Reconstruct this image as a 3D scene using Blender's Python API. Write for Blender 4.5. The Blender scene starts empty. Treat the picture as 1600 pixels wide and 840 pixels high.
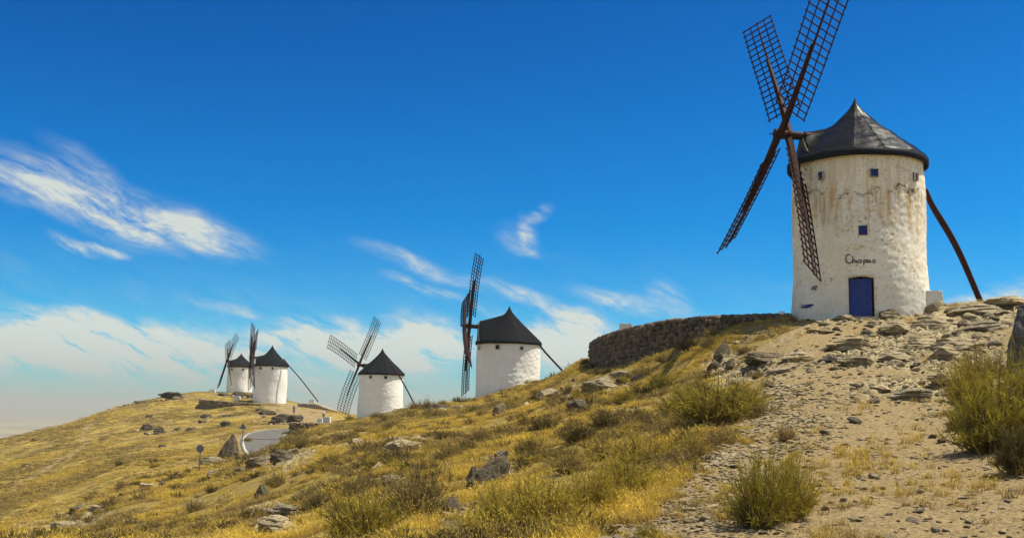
import bpy, math, random
import numpy as np
from mathutils import Matrix, Vector

random.seed(7); RNG = np.random.default_rng(7)
S = bpy.context.scene
COL = S.collection

# ------------------------------------------------------------------ camera
FPX = 1600.0
PITCH = math.atan(225 / 1600); ROLL = math.radians(1.3)
FWD = np.array([0, math.cos(PITCH), math.sin(PITCH)])
_up = np.array([0, -math.sin(PITCH), math.cos(PITCH)]); _rt = np.array([1., 0, 0])
RT = math.cos(ROLL) * _rt + math.sin(ROLL) * _up
UP = -math.sin(ROLL) * _rt + math.cos(ROLL) * _up
cd = bpy.data.cameras.new('camera'); cam = bpy.data.objects.new('camera', cd); COL.objects.link(cam)
cd.sensor_width = 36; cd.lens = 36; cd.clip_start = 0.1; cd.clip_end = 90000
cam.matrix_world = Matrix(((RT[0], UP[0], -FWD[0], 0), (RT[1], UP[1], -FWD[1], 0), (RT[2], UP[2], -FWD[2], 0), (0, 0, 0, 1)))
S.camera = cam

def proj(P):
    P = np.asarray(P, float); d = np.maximum(P @ FWD, 1e-3)
    return 800 + FPX * (P @ RT) / d, 420 - FPX * (P @ UP) / d
def at(x, y, Y):
    d = FWD + RT * (x - 800) / FPX - UP * (y - 420) / FPX
    return d * (Y / d[1])

# ------------------------------------------------------------------ light
SUN_AZ = math.radians(81); SUN_EL = math.radians(64)     # azimuth clockwise from +Y
sun_dir = Vector((math.sin(SUN_AZ) * math.cos(SUN_EL), math.cos(SUN_AZ) * math.cos(SUN_EL), math.sin(SUN_EL)))
sl = bpy.data.lights.new('sun', 'SUN'); sl.energy = 4.7; sl.angle = math.radians(0.5); sl.color = (1.0, 0.92, 0.76)
so = bpy.data.objects.new('sun', sl); COL.objects.link(so)
so.rotation_euler = (-sun_dir).to_track_quat('-Z', 'Y').to_euler(); so.location = (60, 30, 80)

vs = S.view_settings
S.display_settings.display_device = 'sRGB'
vs.view_transform = 'Standard'; vs.look = 'None'; vs.gamma = 1; vs.exposure = 0.55; vs.use_curve_mapping = False
S.cycles.max_bounces = 6; S.cycles.diffuse_bounces = 3; S.cycles.volume_bounces = 0; S.cycles.transparent_max_bounces = 8
S.cycles.use_adaptive_sampling = True
S.cycles.volume_max_steps = 64

W = bpy.data.worlds.new('World'); S.world = W; W.use_nodes = True
nt = W.node_tree; nt.nodes.clear()
def N(tree, t, **kw):
    n = tree.nodes.new(t)
    for k, v in kw.items():
        if k.startswith('i_'):
            n.inputs[k[2:]].default_value = v
        else: setattr(n, k, v)
    return n
def math_(tree, op, a, b=None, clamp=False):
    n = tree.nodes.new('ShaderNodeMath'); n.operation = op; n.use_clamp = clamp
    for i, v in enumerate((a, b)):
        if v is None: continue
        if isinstance(v, (int, float)): n.inputs[i].default_value = v
        else: tree.links.new(v, n.inputs[i])
    return n.outputs[0]
def ramp(tree, fac, stops, interp='LINEAR'):
    n = tree.nodes.new('ShaderNodeValToRGB'); cr = n.color_ramp; cr.interpolation = interp
    while len(cr.elements) > 1: cr.elements.remove(cr.elements[-1])
    for i, (p, c) in enumerate(stops):
        e = cr.elements[0] if i == 0 else cr.elements.new(p)
        e.position = p; e.color = (*c, 1) if hasattr(c, '__len__') else (c, c, c, 1)
    tree.links.new(fac, n.inputs[0]); return n.outputs[0]
def mixc(tree, fac, a, b, blend='MIX'):
    n = tree.nodes.new('ShaderNodeMix'); n.data_type = 'RGBA'; n.blend_type = blend
    for s, v in ((0, fac), (6, a), (7, b)):
        if isinstance(v, (int, float)): n.inputs[s].default_value = v
        elif isinstance(v, tuple): n.inputs[s].default_value = (*v, 1) if len(v) == 3 else v
        else: tree.links.new(v, n.inputs[s])
    return n.outputs[2]
def noise(tree, vec, scale, detail=4, rough=.55, dist=0.0, mapscale=None):
    if mapscale is not None:
        m = tree.nodes.new('ShaderNodeMapping'); m.inputs['Scale'].default_value = mapscale
        tree.links.new(vec, m.inputs[0]); vec = m.outputs[0]
    n = tree.nodes.new('ShaderNodeTexNoise'); n.inputs['Scale'].default_value = scale
    n.inputs['Detail'].default_value = detail; n.inputs['Roughness'].default_value = rough; n.inputs['Distortion'].default_value = dist
    tree.links.new(vec, n.inputs['Vector']); return n.outputs[0]

sky = N(nt, 'ShaderNodeTexSky', sky_type='NISHITA', sun_disc=False)
sky.sun_elevation = SUN_EL; sky.sun_rotation = SUN_AZ; sky.altitude = 2600; sky.air_density = 1.0; sky.dust_density = 0.1; sky.ozone_density = 3.0
# polarised, slide-film blue: steeper response per channel
ssp = N(nt, 'ShaderNodeSeparateColor'); nt.links.new(sky.outputs[0], ssp.inputs[0]); scb = N(nt, 'ShaderNodeCombineColor'); hs = scb
SK = 0.11; CH = []
for i_, (k_, p_) in enumerate(((.85, 3.2), (1.50, 1.88), (1.10, 1.40))):
    q_ = math_(nt, 'POWER', math_(nt, 'MULTIPLY', ssp.outputs[i_], SK), p_); CH.append(math_(nt, 'MULTIPLY', q_, k_ / SK))
geo = N(nt, 'ShaderNodeTexCoord'); sep = N(nt, 'ShaderNodeSeparateXYZ'); nt.links.new(geo.outputs['Generated'], sep.inputs[0])
az = math_(nt, 'ARCTAN2', sep.outputs[0], sep.outputs[1]); el = math_(nt, 'ARCSINE', sep.outputs[2])
lowf = N(nt, 'ShaderNodeMapRange', interpolation_type='SMOOTHSTEP'); nt.links.new(el, lowf.inputs[0]); lowf.inputs[1].default_value = math.radians(-2); lowf.inputs[2].default_value = math.radians(17)
for i_, lo_ in enumerate((.8, .52, .68)):
    m_r = N(nt, 'ShaderNodeMapRange'); nt.links.new(lowf.outputs[0], m_r.inputs[0]); m_r.inputs[3].default_value = lo_; m_r.inputs[4].default_value = 1.0
    nt.links.new(math_(nt, 'MULTIPLY', CH[i_], m_r.outputs[0]), scb.inputs[i_])
cmb = N(nt, 'ShaderNodeCombineXYZ'); nt.links.new(az, cmb.inputs[0]); nt.links.new(el, cmb.inputs[1])
AE = cmb.outputs[0]
def azel(x, y):
    d = at(x, y, 1.0); d = d / np.linalg.norm(d); return math.atan2(d[0], d[1]), math.asin(d[2])
# warp for ragged edges
wn = N(nt, 'ShaderNodeTexNoise'); wn.inputs['Scale'].default_value = 9; wn.inputs['Detail'].default_value = 5; nt.links.new(AE, wn.inputs['Vector'])
wv = N(nt, 'ShaderNodeVectorMath', operation='SUBTRACT'); nt.links.new(wn.outputs['Color'], wv.inputs[0]); wv.inputs[1].default_value = (.5, .5, .5)
ws = N(nt, 'ShaderNodeVectorMath', operation='SCALE'); nt.links.new(wv.outputs[0], ws.inputs[0]); ws.inputs['Scale'].default_value = 0.042
wa = N(nt, 'ShaderNodeVectorMath', operation='ADD'); nt.links.new(AE, wa.inputs[0]); nt.links.new(ws.outputs[0], wa.inputs[1])
WAE = wa.outputs[0]
def blob(x0, y0, x1, y1, wpx, strength):
    a0, e0 = azel(x0, y0); a1, e1 = azel(x1, y1)
    m = N(nt, 'ShaderNodeMapping', vector_type='TEXTURE')
    m.inputs['Location'].default_value = ((a0 + a1) / 2, (e0 + e1) / 2, 0)
    m.inputs['Rotation'].default_value = (0, 0, math.atan2(e1 - e0, a1 - a0))
    m.inputs['Scale'].default_value = (math.hypot(a1 - a0, e1 - e0) / 2, wpx / FPX, 1)
    nt.links.new(WAE, m.inputs[0])
    l = N(nt, 'ShaderNodeVectorMath', operation='LENGTH'); nt.links.new(m.outputs[0], l.inputs[0])
    r = N(nt, 'ShaderNodeMapRange', interpolation_type='SMOOTHSTEP'); nt.links.new(l.outputs['Value'], r.inputs[0])
    r.inputs[1].default_value = 0.15; r.inputs[2].default_value = 1.25; r.inputs[3].default_value = strength; r.inputs[4].default_value = 0
    return r.outputs[0]
blobs = [(-80, 225, 405, 402, 42, 1.0), (150, 320, 410, 400, 26, .9), (-80, 270, 230, 335, 30, .6), (70, 215, 205, 300, 22, .45), (60, 360, 170, 396, 11, 1.2), (125, 374, 210, 392, 9, 1.2),
         (-260, 505, 450, 560, 50, 2.7), (-160, 545, 480, 545, 40, 1.3), (400, 522, 740, 560, 44, 2.4), (590, 510, 760, 560, 38, 1.6), (330, 590, 760, 625, 26, .6),
         (-150, 640, 330, 600, 34, .5), (-50, 655, 100, 640, 45, .7),
         (550, 385, 770, 460, 16, .7), (590, 430, 750, 485, 9, .7), (822, 360, 860, 318, 13, .8), (818, 335, 842, 400, 14, .8), (775, 350, 850, 400, 26, .35), (270, 462, 440, 500, 8, .45), (60, 468, 180, 495, 6, .3),
         (740, 440, 990, 525, 15, .9), (820, 545, 980, 535, 54, 3.2), (760, 500, 1010, 570, 34, 1.2), (900, 455, 1060, 505, 18, .8), (1010, 450, 1080, 505, 28, .5),
         (1520, 470, 1700, 440, 26, .7), (1460, 480, 1640, 462, 12, .6)]
acc = None
for b in blobs:
    o = blob(*b); acc = o if acc is None else math_(nt, 'ADD', acc, o)
# streaky cirrus texture, fibres fall to the right
rm = N(nt, 'ShaderNodeMapping'); rm.inputs['Rotation'].default_value = (0, 0, math.radians(20)); nt.links.new(WAE, rm.inputs[0])
f1 = noise(nt, rm.outputs[0], 13, 12, .68, .25, (1.0, 4.6, 1)); f2 = noise(nt, WAE, 9, 8, .62, .2, (1, 2.0, 1)); f4 = noise(nt, rm.outputs[0], 48, 6, .7, .4, (1, 3.0, 1))
fib = math_(nt, 'MULTIPLY', math_(nt, 'MULTIPLY', ramp(nt, f1, [(.36, 0.04), (.66, 1.05)]), ramp(nt, f2, [(.30, .25), (.66, 1.0)])), ramp(nt, f4, [(.30, .5), (.70, 1.3)]))
# thin horizon veil, also added all round out of view to lift the fill
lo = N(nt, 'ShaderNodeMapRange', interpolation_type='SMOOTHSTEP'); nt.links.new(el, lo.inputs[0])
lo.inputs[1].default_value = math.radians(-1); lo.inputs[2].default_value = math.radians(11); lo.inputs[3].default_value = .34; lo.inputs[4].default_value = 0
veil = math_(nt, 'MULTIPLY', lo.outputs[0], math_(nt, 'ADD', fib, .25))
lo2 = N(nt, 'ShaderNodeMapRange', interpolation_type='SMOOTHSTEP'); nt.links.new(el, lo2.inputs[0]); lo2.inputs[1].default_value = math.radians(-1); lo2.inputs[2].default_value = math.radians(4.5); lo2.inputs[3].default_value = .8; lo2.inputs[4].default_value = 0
# extra cirrus added over the unseen sky to brighten the shaded walls
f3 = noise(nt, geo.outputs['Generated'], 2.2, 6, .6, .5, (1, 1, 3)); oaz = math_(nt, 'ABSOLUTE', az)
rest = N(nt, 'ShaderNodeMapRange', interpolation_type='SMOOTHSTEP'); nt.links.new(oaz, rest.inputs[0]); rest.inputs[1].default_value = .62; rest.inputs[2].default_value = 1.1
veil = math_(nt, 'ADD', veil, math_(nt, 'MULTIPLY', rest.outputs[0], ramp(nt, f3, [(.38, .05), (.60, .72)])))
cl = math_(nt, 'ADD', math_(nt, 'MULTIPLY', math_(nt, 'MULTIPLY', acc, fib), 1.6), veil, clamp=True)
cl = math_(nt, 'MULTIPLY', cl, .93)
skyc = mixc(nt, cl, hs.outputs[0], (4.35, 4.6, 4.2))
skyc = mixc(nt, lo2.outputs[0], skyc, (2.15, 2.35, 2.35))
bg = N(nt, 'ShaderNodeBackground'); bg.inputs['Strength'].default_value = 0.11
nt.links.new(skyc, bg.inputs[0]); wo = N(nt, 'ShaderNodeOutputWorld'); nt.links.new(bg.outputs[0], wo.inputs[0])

# ------------------------------------------------------------------ numpy noise
def _h(ix, iy, iz, seed):
    h = (ix.astype(np.int64) * 374761393 + iy.astype(np.int64) * 668265263 + iz.astype(np.int64) * 2147483647 + seed * 1274126177) & 0xffffffff
    h = ((h ^ (h >> 13)) * 1274126177) & 0xffffffff
    h = ((h ^ (h >> 16)) * 2246822519) & 0xffffffff
    return ((h ^ (h >> 15)) & 0xffffff) / float(0xffffff)
def vn2(x, y, seed=0):
    xi = np.floor(x); yi = np.floor(y); fx = x - xi; fy = y - yi; fx = fx * fx * (3 - 2 * fx); fy = fy * fy * (3 - 2 * fy); z = np.zeros_like(xi)
    a = _h(xi, yi, z, seed); b = _h(xi + 1, yi, z, seed); c = _h(xi, yi + 1, z, seed); d = _h(xi + 1, yi + 1, z, seed)
    return (a * (1 - fx) + b * fx) * (1 - fy) + (c * (1 - fx) + d * fx) * fy
def vn3(x, y, zz, seed=0):
    zi = np.floor(zz); fz = zz - zi; fz = fz * fz * (3 - 2 * fz)
    xi = np.floor(x); yi = np.floor(y); fx = x - xi; fy = y - yi; fx = fx * fx * (3 - 2 * fx); fy = fy * fy * (3 - 2 * fy)
    r = 0
    for k, w in ((0, 1 - fz), (1, fz)):
        z = zi + k
        a = _h(xi, yi, z, seed); b = _h(xi + 1, yi, z, seed); c = _h(xi, yi + 1, z, seed); d = _h(xi + 1, yi + 1, z, seed)
        r = r + w * ((a * (1 - fx) + b * fx) * (1 - fy) + (c * (1 - fx) + d * fx) * fy)
    return r
def fbm2(x, y, seed=0, o=4, g=.5):
    r = 0; a = 1; t = 0
    for k in range(o):
        r = r + a * (vn2(x * 2 ** k + 17.3 * k, y * 2 ** k - 9.1 * k, seed + k) - .5); t += a; a *= g
    return r / t * 2
def fbm3(x, y, z, seed=0, o=4, g=.5):
    r = 0; a = 1; t = 0
    for k in range(o):
        f = 2.03 ** k; r = r + a * (vn3(x * f + 7.7 * k, y * f - 3.1 * k, z * f + 1.9 * k, seed + k) - .5); t += a; a *= g
    return r / t * 2
def sstep(a, b, x):
    t = np.clip((x - a) / (b - a), 0, 1); return t * t * (3 - 2 * t)

# ------------------------------------------------------------------ mesh helpers
def mesh(name, V, Fc, mat=None, smooth=False, attrs=None):
    me = bpy.data.meshes.new(name)
    V = np.asarray(V, np.float32)
    if isinstance(Fc, np.ndarray):
        n, k = Fc.shape
        me.vertices.add(len(V)); me.vertices.foreach_set('co', V.ravel())
        me.loops.add(n * k); me.loops.foreach_set('vertex_index', Fc.ravel().astype(np.int32))
        me.polygons.add(n); me.polygons.foreach_set('loop_start', (np.arange(n) * k).astype(np.int32))
        me.update(calc_edges=True)
    else:
        me.from_pydata([tuple(map(float, v)) for v in V], [], [tuple(map(int, f)) for f in Fc])
    if smooth:
        me.polygons.foreach_set('use_smooth', np.ones(len(me.polygons), bool))
    for k, a in (attrs or {}).items():
        a = np.asarray(a, np.float32)
        if a.ndim == 1:
            at_ = me.attributes.new(k, 'FLOAT', 'POINT'); at_.data.foreach_set('value', a)
        elif a.shape[1] == 3:
            at_ = me.attributes.new(k, 'FLOAT_VECTOR', 'POINT'); at_.data.foreach_set('vector', a.ravel())
        else:
            at_ = me.attributes.new(k, 'FLOAT_COLOR', 'POINT'); at_.data.foreach_set('color', a.ravel())
    if mat: me.materials.append(mat)
    return me
def obj(name, me, parent=None, loc=None):
    o = bpy.data.objects.new(name, me); COL.objects.link(o)
    if parent is not None: o.parent = parent
    if loc is not None: o.location = loc
    return o
def tag(o, label=None, cat=None, group=None, kind=None):
    if label: o['label'] = label
    if cat: o['category'] = cat
    if group: o['group'] = group
    if kind: o['kind'] = kind
    return o
def empty(name, loc, label, cat, group=None):
    o = bpy.data.objects.new(name, None); COL.objects.link(o); o.location = loc; o.empty_display_size = .3
    return tag(o, label, cat, group)

class MB:
    def __init__(s): s.v = []; s.f = []; s.n = 0
    def add(s, V, F):
        V = np.asarray(V, float); s.v.append(V); s.f += [tuple(i + s.n for i in f) for f in F]; s.n += len(V); return s
    def box(s, c, d, R=None, taper=1.0):
        c = np.asarray(c, float); h = np.asarray(d, float) / 2
        V = np.array([[x, y, z] for z in (-1, 1) for y in (-1, 1) for x in (-1, 1)], float) * h
        V[4:, :2] *= taper
        if R is not None: V = V @ np.asarray(R).T
        return s.add(V + c, [(0, 2, 3, 1), (4, 5, 7, 6), (0, 1, 5, 4), (2, 6, 7, 3), (0, 4, 6, 2), (1, 3, 7, 5)])
    def tube(s, pts, rad, n=8, cap=True, squash=None):
        pts = np.asarray(pts, float); rad = np.broadcast_to(np.asarray(rad, float), (len(pts),))
        V = []; up = np.array([0, 0, 1.])
        for i, p in enumerate(pts):
            t = pts[min(i + 1, len(pts) - 1)] - pts[max(i - 1, 0)]; t /= np.linalg.norm(t)
            a = np.cross(t, up if abs(t[2]) < .9 else np.array([0, 1., 0])); a /= np.linalg.norm(a); b = np.cross(a, t)
            for k in range(n):
                q = 2 * math.pi * k / n; V.append(p + rad[i] * (a * math.cos(q) + b * math.sin(q)))
        F = []
        for i in range(len(pts) - 1):
            for k in range(n):
                k2 = (k + 1) % n; F.append((i * n + k, i * n + k2, (i + 1) * n + k2, (i + 1) * n + k))
        if cap: F.append(tuple(range(n))[::-1]); F.append(tuple((len(pts) - 1) * n + k for k in range(n)))
        return s.add(V, F)
    def me(s, name, mat, smooth=False): return mesh(name, np.concatenate(s.v), s.f, mat, smooth)
    def build(s, name, mat, parent=None, smooth=False, loc=None): return obj(name, s.me(name, mat, smooth), parent, loc)

def grid_faces(nr, nc, wrap=False):
    i = np.arange(nr - 1)[:, None]; j = np.arange(nc if wrap else nc - 1)[None, :]; j2 = (j + 1) % nc
    return np.stack([i * nc + j, i * nc + j2, (i + 1) * nc + j2, (i + 1) * nc + j], -1).reshape(-1, 4)

# ------------------------------------------------------------------ materials
def mat(name, base=(.5, .5, .5), rough=.8, spec=.3, metallic=0.0):
    m = bpy.data.materials.new(name); m.use_nodes = True; t = m.node_tree; p = t.nodes['Principled BSDF']
    p.inputs['Base Color'].default_value = (*base, 1); p.inputs['Roughness'].default_value = rough
    p.inputs['Specular IOR Level'].default_value = spec; p.inputs['Metallic'].default_value = metallic
    return m, t, p
def bump(t, p, h, strength=.5, dist=.02):
    b = t.nodes.new('ShaderNodeBump'); b.inputs['Strength'].default_value = strength; b.inputs['Distance'].default_value = dist
    t.links.new(h, b.inputs['Height']); t.links.new(b.outputs[0], p.inputs['Normal'])
def ocoord(t): return t.nodes.new('ShaderNodeTexCoord').outputs['Object']
def attr(t, name):
    a = t.nodes.new('ShaderNodeAttribute'); a.attribute_name = name; return a

def simple(name, c1, c2, scale=6, rough=.8, spec=.3, bumpd=.01, metallic=0., mapscale=None, detail=5, lo=.35, hi=.65):
    m, t, p = mat(name, c1, rough, spec, metallic); n = noise(t, ocoord(t), scale, detail, .6, 0, mapscale)
    t.links.new(ramp(t, n, [(lo, c1), (hi, c2)]), p.inputs['Base Color'])
    if bumpd: bump(t, p, n, .6, bumpd)
    return m

# terrain: attribute 'cover' R dirt, G rock, B bare far hillside, A gold
def ground_material():
    m, t, p = mat('hillside_ground', (.3, .25, .1), .95, .1)
    c = attr(t, 'cover'); s = t.nodes.new('ShaderNodeSeparateColor'); t.links.new(c.outputs['Color'], s.inputs[0])
    g = t.nodes.new('ShaderNodeNewGeometry').outputs['Position']
    n_big = noise(t, g, .35, 5, .6); n_mid = noise(t, g, 2.2, 6, .65); n_fine = noise(t, g, 14, 6, .7); n_sp = noise(t, g, 45, 3, .7)
    grass = mixc(t, ramp(t, n_mid, [(.35, 0), (.65, 1)]), (.22, .16, .055), (.40, .29, .05))
    grass = mixc(t, ramp(t, n_fine, [(.40, 0.), (.58, 1.)]), mixc(t, .7, grass, (.12, .09, .045)), grass)
    # far hillside, longer mottling stretched across the slope
    n_f1 = noise(t, g, .16, 9, .72, .4, (1, 1, 3)); n_f2 = noise(t, g, 1.1, 7, .72)
    far = mixc(t, ramp(t, n_f1, [(.40, 0), (.56, 1)]), (.165, .115, .045), (.36, .262, .055))
    far = mixc(t, ramp(t, n_f2, [(.40, 1), (.49, 0)]), far, (.10, .075, .033))
    far = mixc(t, ramp(t, noise(t, g, .5, 9, .75), [(.56, 0), (.66, .8)]), far, (.42, .31, .13))
    dirt = mixc(t, ramp(t, n_mid, [(.3, 0), (.7, 1)]), (.295, .212, .10), (.40, .297, .15))
    dirt = mixc(t, ramp(t, n_fine, [(.42, 1), (.56, 0)]), dirt, (.19, .14, .065))
    dirt = mixc(t, ramp(t, n_sp, [(.60, 0), (.70, 1)]), dirt, (.55, .46, .27))
    rock = mixc(t, ramp(t, n_mid, [(.3, 0), (.7, 1)]), (.33, .27, .15), (.50, .41, .235))
    rock = mixc(t, ramp(t, noise(t, g, 5, 8, .75, .5, (1, 1, 2.5)), [(.44, 1), (.515, 0)]), rock, (.075, .060, .04))  # dark crevices by noise, their shade put into the rock colour
    rock = mixc(t, ramp(t, n_fine, [(.60, 0), (.72, .6)]), rock, (.33, .28, .10))
    col = mixc(t, s.outputs[2], grass, far)
    col = mixc(t, s.outputs[0], col, dirt)
    col = mixc(t, s.outputs[1], col, rock)
    # distant plain: pale farmland
    ln = t.nodes.new('ShaderNodeVectorMath'); ln.operation = 'LENGTH'; t.links.new(g, ln.inputs[0])
    pl = mixc(t, ramp(t, noise(t, g, .0016, 5, .6, 0, (1, 1, 1)), [(.4, 0), (.6, 1)]), (.24, .18, .10), (.38, .30, .17))
    col = mixc(t, ramp(t, math_(t, 'DIVIDE', ln.outputs['Value'], 2000.), [(.25, 0), (.45, 1)]), col, pl)
    t.links.new(col, p.inputs['Base Color'])
    hgt = math_(t, 'ADD', math_(t, 'MULTIPLY', n_fine, 1.0), math_(t, 'MULTIPLY', n_sp, .5))
    bump(t, p, hgt, .9, .05)
    return m
M_GROUND = ground_material()

def rock_material(name, a, b, dark, lichen, sc=1.0):
    m, t, p = mat(name, a, .92, .15); o = ocoord(t); r = t.nodes.new('ShaderNodeObjectInfo').outputs['Random']
    ad = t.nodes.new('ShaderNodeVectorMath'); ad.operation = 'ADD'; t.links.new(o, ad.inputs[0]); t.links.new(r, ad.inputs[1]); o = ad.outputs[0]
    n1 = noise(t, o, 2.5 * sc, 7, .7); n2 = noise(t, o, 5 * sc, 8, .75, .4, (1, 1, 1.7)); n3 = noise(t, o, 7 * sc, 5, .6)
    c = mixc(t, ramp(t, n1, [(.35, 0), (.65, 1)]), a, b)
    c = mixc(t, ramp(t, n2, [(.40, 1), (.50, 0)]), c, dark)
    c = mixc(t, ramp(t, n3, [(.60, 0), (.68, .7)]), c, lichen)
    c = mixc(t, 1.0, c, ramp(t, r, [(0, (.62, .62, .64)), (.5, (.95, .93, .9)), (1, (1.3, 1.25, 1.15))]), 'MULTIPLY')
    t.links.new(c, p.inputs['Base Color']); bump(t, p, math_(t, 'ADD', n1, n2), .8, .06)
    return m
M_ROCK = rock_material('weathered_rock', (.30, .25, .16), (.46, .38, .235), (.09, .07, .045), (.34, .28, .10))
M_ROCKDARK = rock_material('dark_rock', (.115, .095, .065), (.22, .185, .12), (.03, .026, .022), (.20, .16, .07))
M_ROCKFAR = rock_material('far_crag_rock', (.075, .062, .042), (.15, .125, .08), (.02, .018, .015), (.18, .14, .06), .6)
M_ROCKBLUE = rock_material('grey_boulder_rock', (.09, .09, .10), (.16, .155, .15), (.03, .03, .035), (.26, .17, .08), 1.6)
M_STONE = rock_material('loose_stone', (.42, .34, .20), (.60, .51, .34), (.28, .22, .14), (.46, .37, .22), 6)
M_WALLSTONE = rock_material('dry_wall_stone', (.13, .105, .08), (.25, .20, .15), (.055, .045, .037), (.24, .16, .09), 1.2)
M_FARWALL = rock_material('field_stone', (.22, .17, .10), (.32, .26, .16), (.10, .08, .05), (.36, .27, .12), 1.0)
M_PALESTONE = rock_material('pale_rubble', (.42, .36, .24), (.55, .48, .35), (.16, .12, .08), (.4, .3, .14), 1.0)
M_MORTAR = simple('dark_wall_core', (.025, .02, .015), (.05, .04, .03), 8, .95, .1, .03)
M_COPING = simple('reddish_gravel_fill', (.42, .27, .13), (.52, .36, .19), 3, .95, .1, .02)

def whitewash(name, old):
    m, t, p = mat(name, (.8, .77, .68), .88, .2); o = ocoord(t)
    n1 = noise(t, o, 1.1, 6, .65); n2 = noise(t, o, 6, 7, .7); n3 = noise(t, o, 2.6, 8, .72)
    base = mixc(t, ramp(t, n1, [(.32, 0), (.66, 1)]), (.92, .87, .74) if old else (.90, .88, .82), (.80, .72, .56) if old else (.84, .81, .73))
    if old:
        geo_ = t.nodes.new('ShaderNodeSeparateXYZ'); t.links.new(o, geo_.inputs[0]); z = geo_.outputs[2]
        # ochre run-off streaks below the crack line, each starting at the crack (z about 6.0)
        st = noise(t, o, 2.4, 6, .7, .3, (1, 1, .07))
        zz = math_(t, 'ADD', z, math_(t, 'MULTIPLY', math_(t, 'SUBTRACT', n1, .5), 3.2))
        band = ramp(t, math_(t, 'DIVIDE', zz, 8.0), [(.40, 0), (.58, .6), (.70, 1), (.75, .5), (.88, .4), (1, .2)])
        base = mixc(t, math_(t, 'MULTIPLY', band, ramp(t, st, [(.45, 0), (.60, 1)])), base, (.56, .33, .10))
        # broken-off flakes: bare earth patches, many at mid height, each with ragged outline
        fl = ramp(t, n3, [(.585, 0), (.62, 1)])
        fl2 = ramp(t, noise(t, o, 7.5, 6, .65, .4), [(.55, 0), (.61, 1)])
        zone = ramp(t, noise(t, o, .45, 3, .5), [(.42, .12), (.64, 1)])
        base = mixc(t, math_(t, 'MULTIPLY', fl, .85), base, (.60, .44, .23))
        base = mixc(t, math_(t, 'MULTIPLY', math_(t, 'MULTIPLY', fl2, zone), .8), base, (.33, .23, .12))
        # the crack itself, wandering round the tower
        cw = math_(t, 'ADD', z, math_(t, 'MULTIPLY', math_(t, 'SUBTRACT', noise(t, o, .8, 9, .75), .5), 3.2))
        cr = math_(t, 'ABSOLUTE', math_(t, 'SUBTRACT', cw, 5.75))
        crm = ramp(t, cr, [(.0, 1), (.045, .9), (.10, 0)])
        base = mixc(t, math_(t, 'MULTIPLY', crm, ramp(t, noise(t, o, 1.4, 3, .6), [(.42, 0), (.55, 1)])), base, (.10, .065, .035))
        # greyer towards the foot
        base = mixc(t, math_(t, 'MULTIPLY', ramp(t, math_(t, 'DIVIDE', z, 8.0), [(.05, 1), (.26, 0)]), .35), base, (.60, .60, .57))
    else:
        base = mixc(t, math_(t, 'MULTIPLY', ramp(t, n3, [(.58, 0), (.66, 1)]), .5), base, (.60, .53, .40))
        rn_ = noise(t, o, 2.2, 6, .7, .3, (1, 1, .08)); base = mixc(t, math_(t, 'MULTIPLY', ramp(t, rn_, [(.55, 0), (.70, 1)]), .35), base, (.55, .47, .34))
    base = mixc(t, math_(t, 'MULTIPLY', ramp(t, n2, [(.60, 0), (.72, 1)]), .25), base, (.50, .42, .28))
    t.links.new(base, p.inputs['Base Color']); bump(t, p, math_(t, 'ADD', n2, n3), .5, .03)
    return m
M_WHITE_OLD = whitewash('weathered_whitewash', True)
M_WHITE = whitewash('clean_whitewash', False)
def roof_material(name, c1, c2, rough, spec):
    m, t, p = mat(name, c1, rough, spec); o = ocoord(t)
    n = noise(t, o, 1.6, 6, .65); n2 = noise(t, o, 5, 6, .7, .5); r = t.nodes.new('ShaderNodeObjectInfo').outputs['Random']
    c = mixc(t, ramp(t, n, [(.35, 0), (.65, 1)]), c1, c2)
    c = mixc(t, math_(t, 'MULTIPLY', r, .45), c, (c2[0] * 1.6, c2[1] * 1.6, c2[2] * 1.4))
    c = mixc(t, ramp(t, n2, [(.60, 0), (.70, .5)]), c, (.032, .030, .024))
    t.links.new(c, p.inputs['Base Color'])
    t.links.new(ramp(t, n2, [(.3, rough - .10), (.7, rough + .18)]), p.inputs['Roughness']); bump(t, p, math_(t, 'ADD', n, n2), .35, .03)
    return m
M_ROOF_OLD = roof_material('worn_dark_roof_sheet', (.004, .005, .005), (.011, .012, .011), .30, .11)
M_ROOF = roof_material('dark_slate_roof_sheet', (.005, .006, .009), (.010, .011, .015), .8, .06)
M_BAND = simple('navy_black_eave_band', (.004, .005, .011), (.009, .011, .020), 4, .7, .1, .004)
M_WOOD = simple('maroon_timber', (.022, .0045, .004), (.046, .009, .007), 5, .7, .15, .006, 0, (1, 1, 1))
M_WOODDK = simple('dark_maroon_lattice', (.016, .005, .005), (.030, .010, .009), 6, .8, .1, 0)
M_GABLE = simple('weathered_grey_boards', (.06, .06, .05), (.12, .115, .095), 3, .85, .2, .01, 0, (1, 1, .3))
M_BLUE = simple('deep_blue_paint', (.010, .030, .20), (.015, .045, .26), 4, .6, .35, .003)
M_SHUTTER = simple('blue_shutter_paint', (.008, .020, .15), (.012, .03, .19), 5, .6, .3, 0)
M_DARKSHUT = simple('dark_shutter', (.015, .016, .022), (.03, .03, .035), 5, .7, .2, 0)
M_INK = simple('black_lettering_paint', (.018, .014, .012), (.05, .035, .03), 12, .8, .1, 0)
M_CREAM = simple('cream_door_reveal', (.62, .56, .36), (.76, .70, .50), 5, .85, .2, .01)
M_BLOCK = simple('whitewashed_block_plaster', (.66, .62, .52), (.78, .75, .66), 4, .85, .2, .01)
M_GRAF = simple('blue_spray_paint', (.015, .03, .16), (.03, .05, .22), 9, .7, .2, 0)
M_GRAFG = simple('grey_blue_smear', (.10, .12, .17), (.2, .21, .24), 9, .7, .2, 0)
M_ASPHALT = simple('worn_asphalt', (.10, .096, .084), (.15, .143, .12), 1.2, .9, .2, .01)
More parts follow.
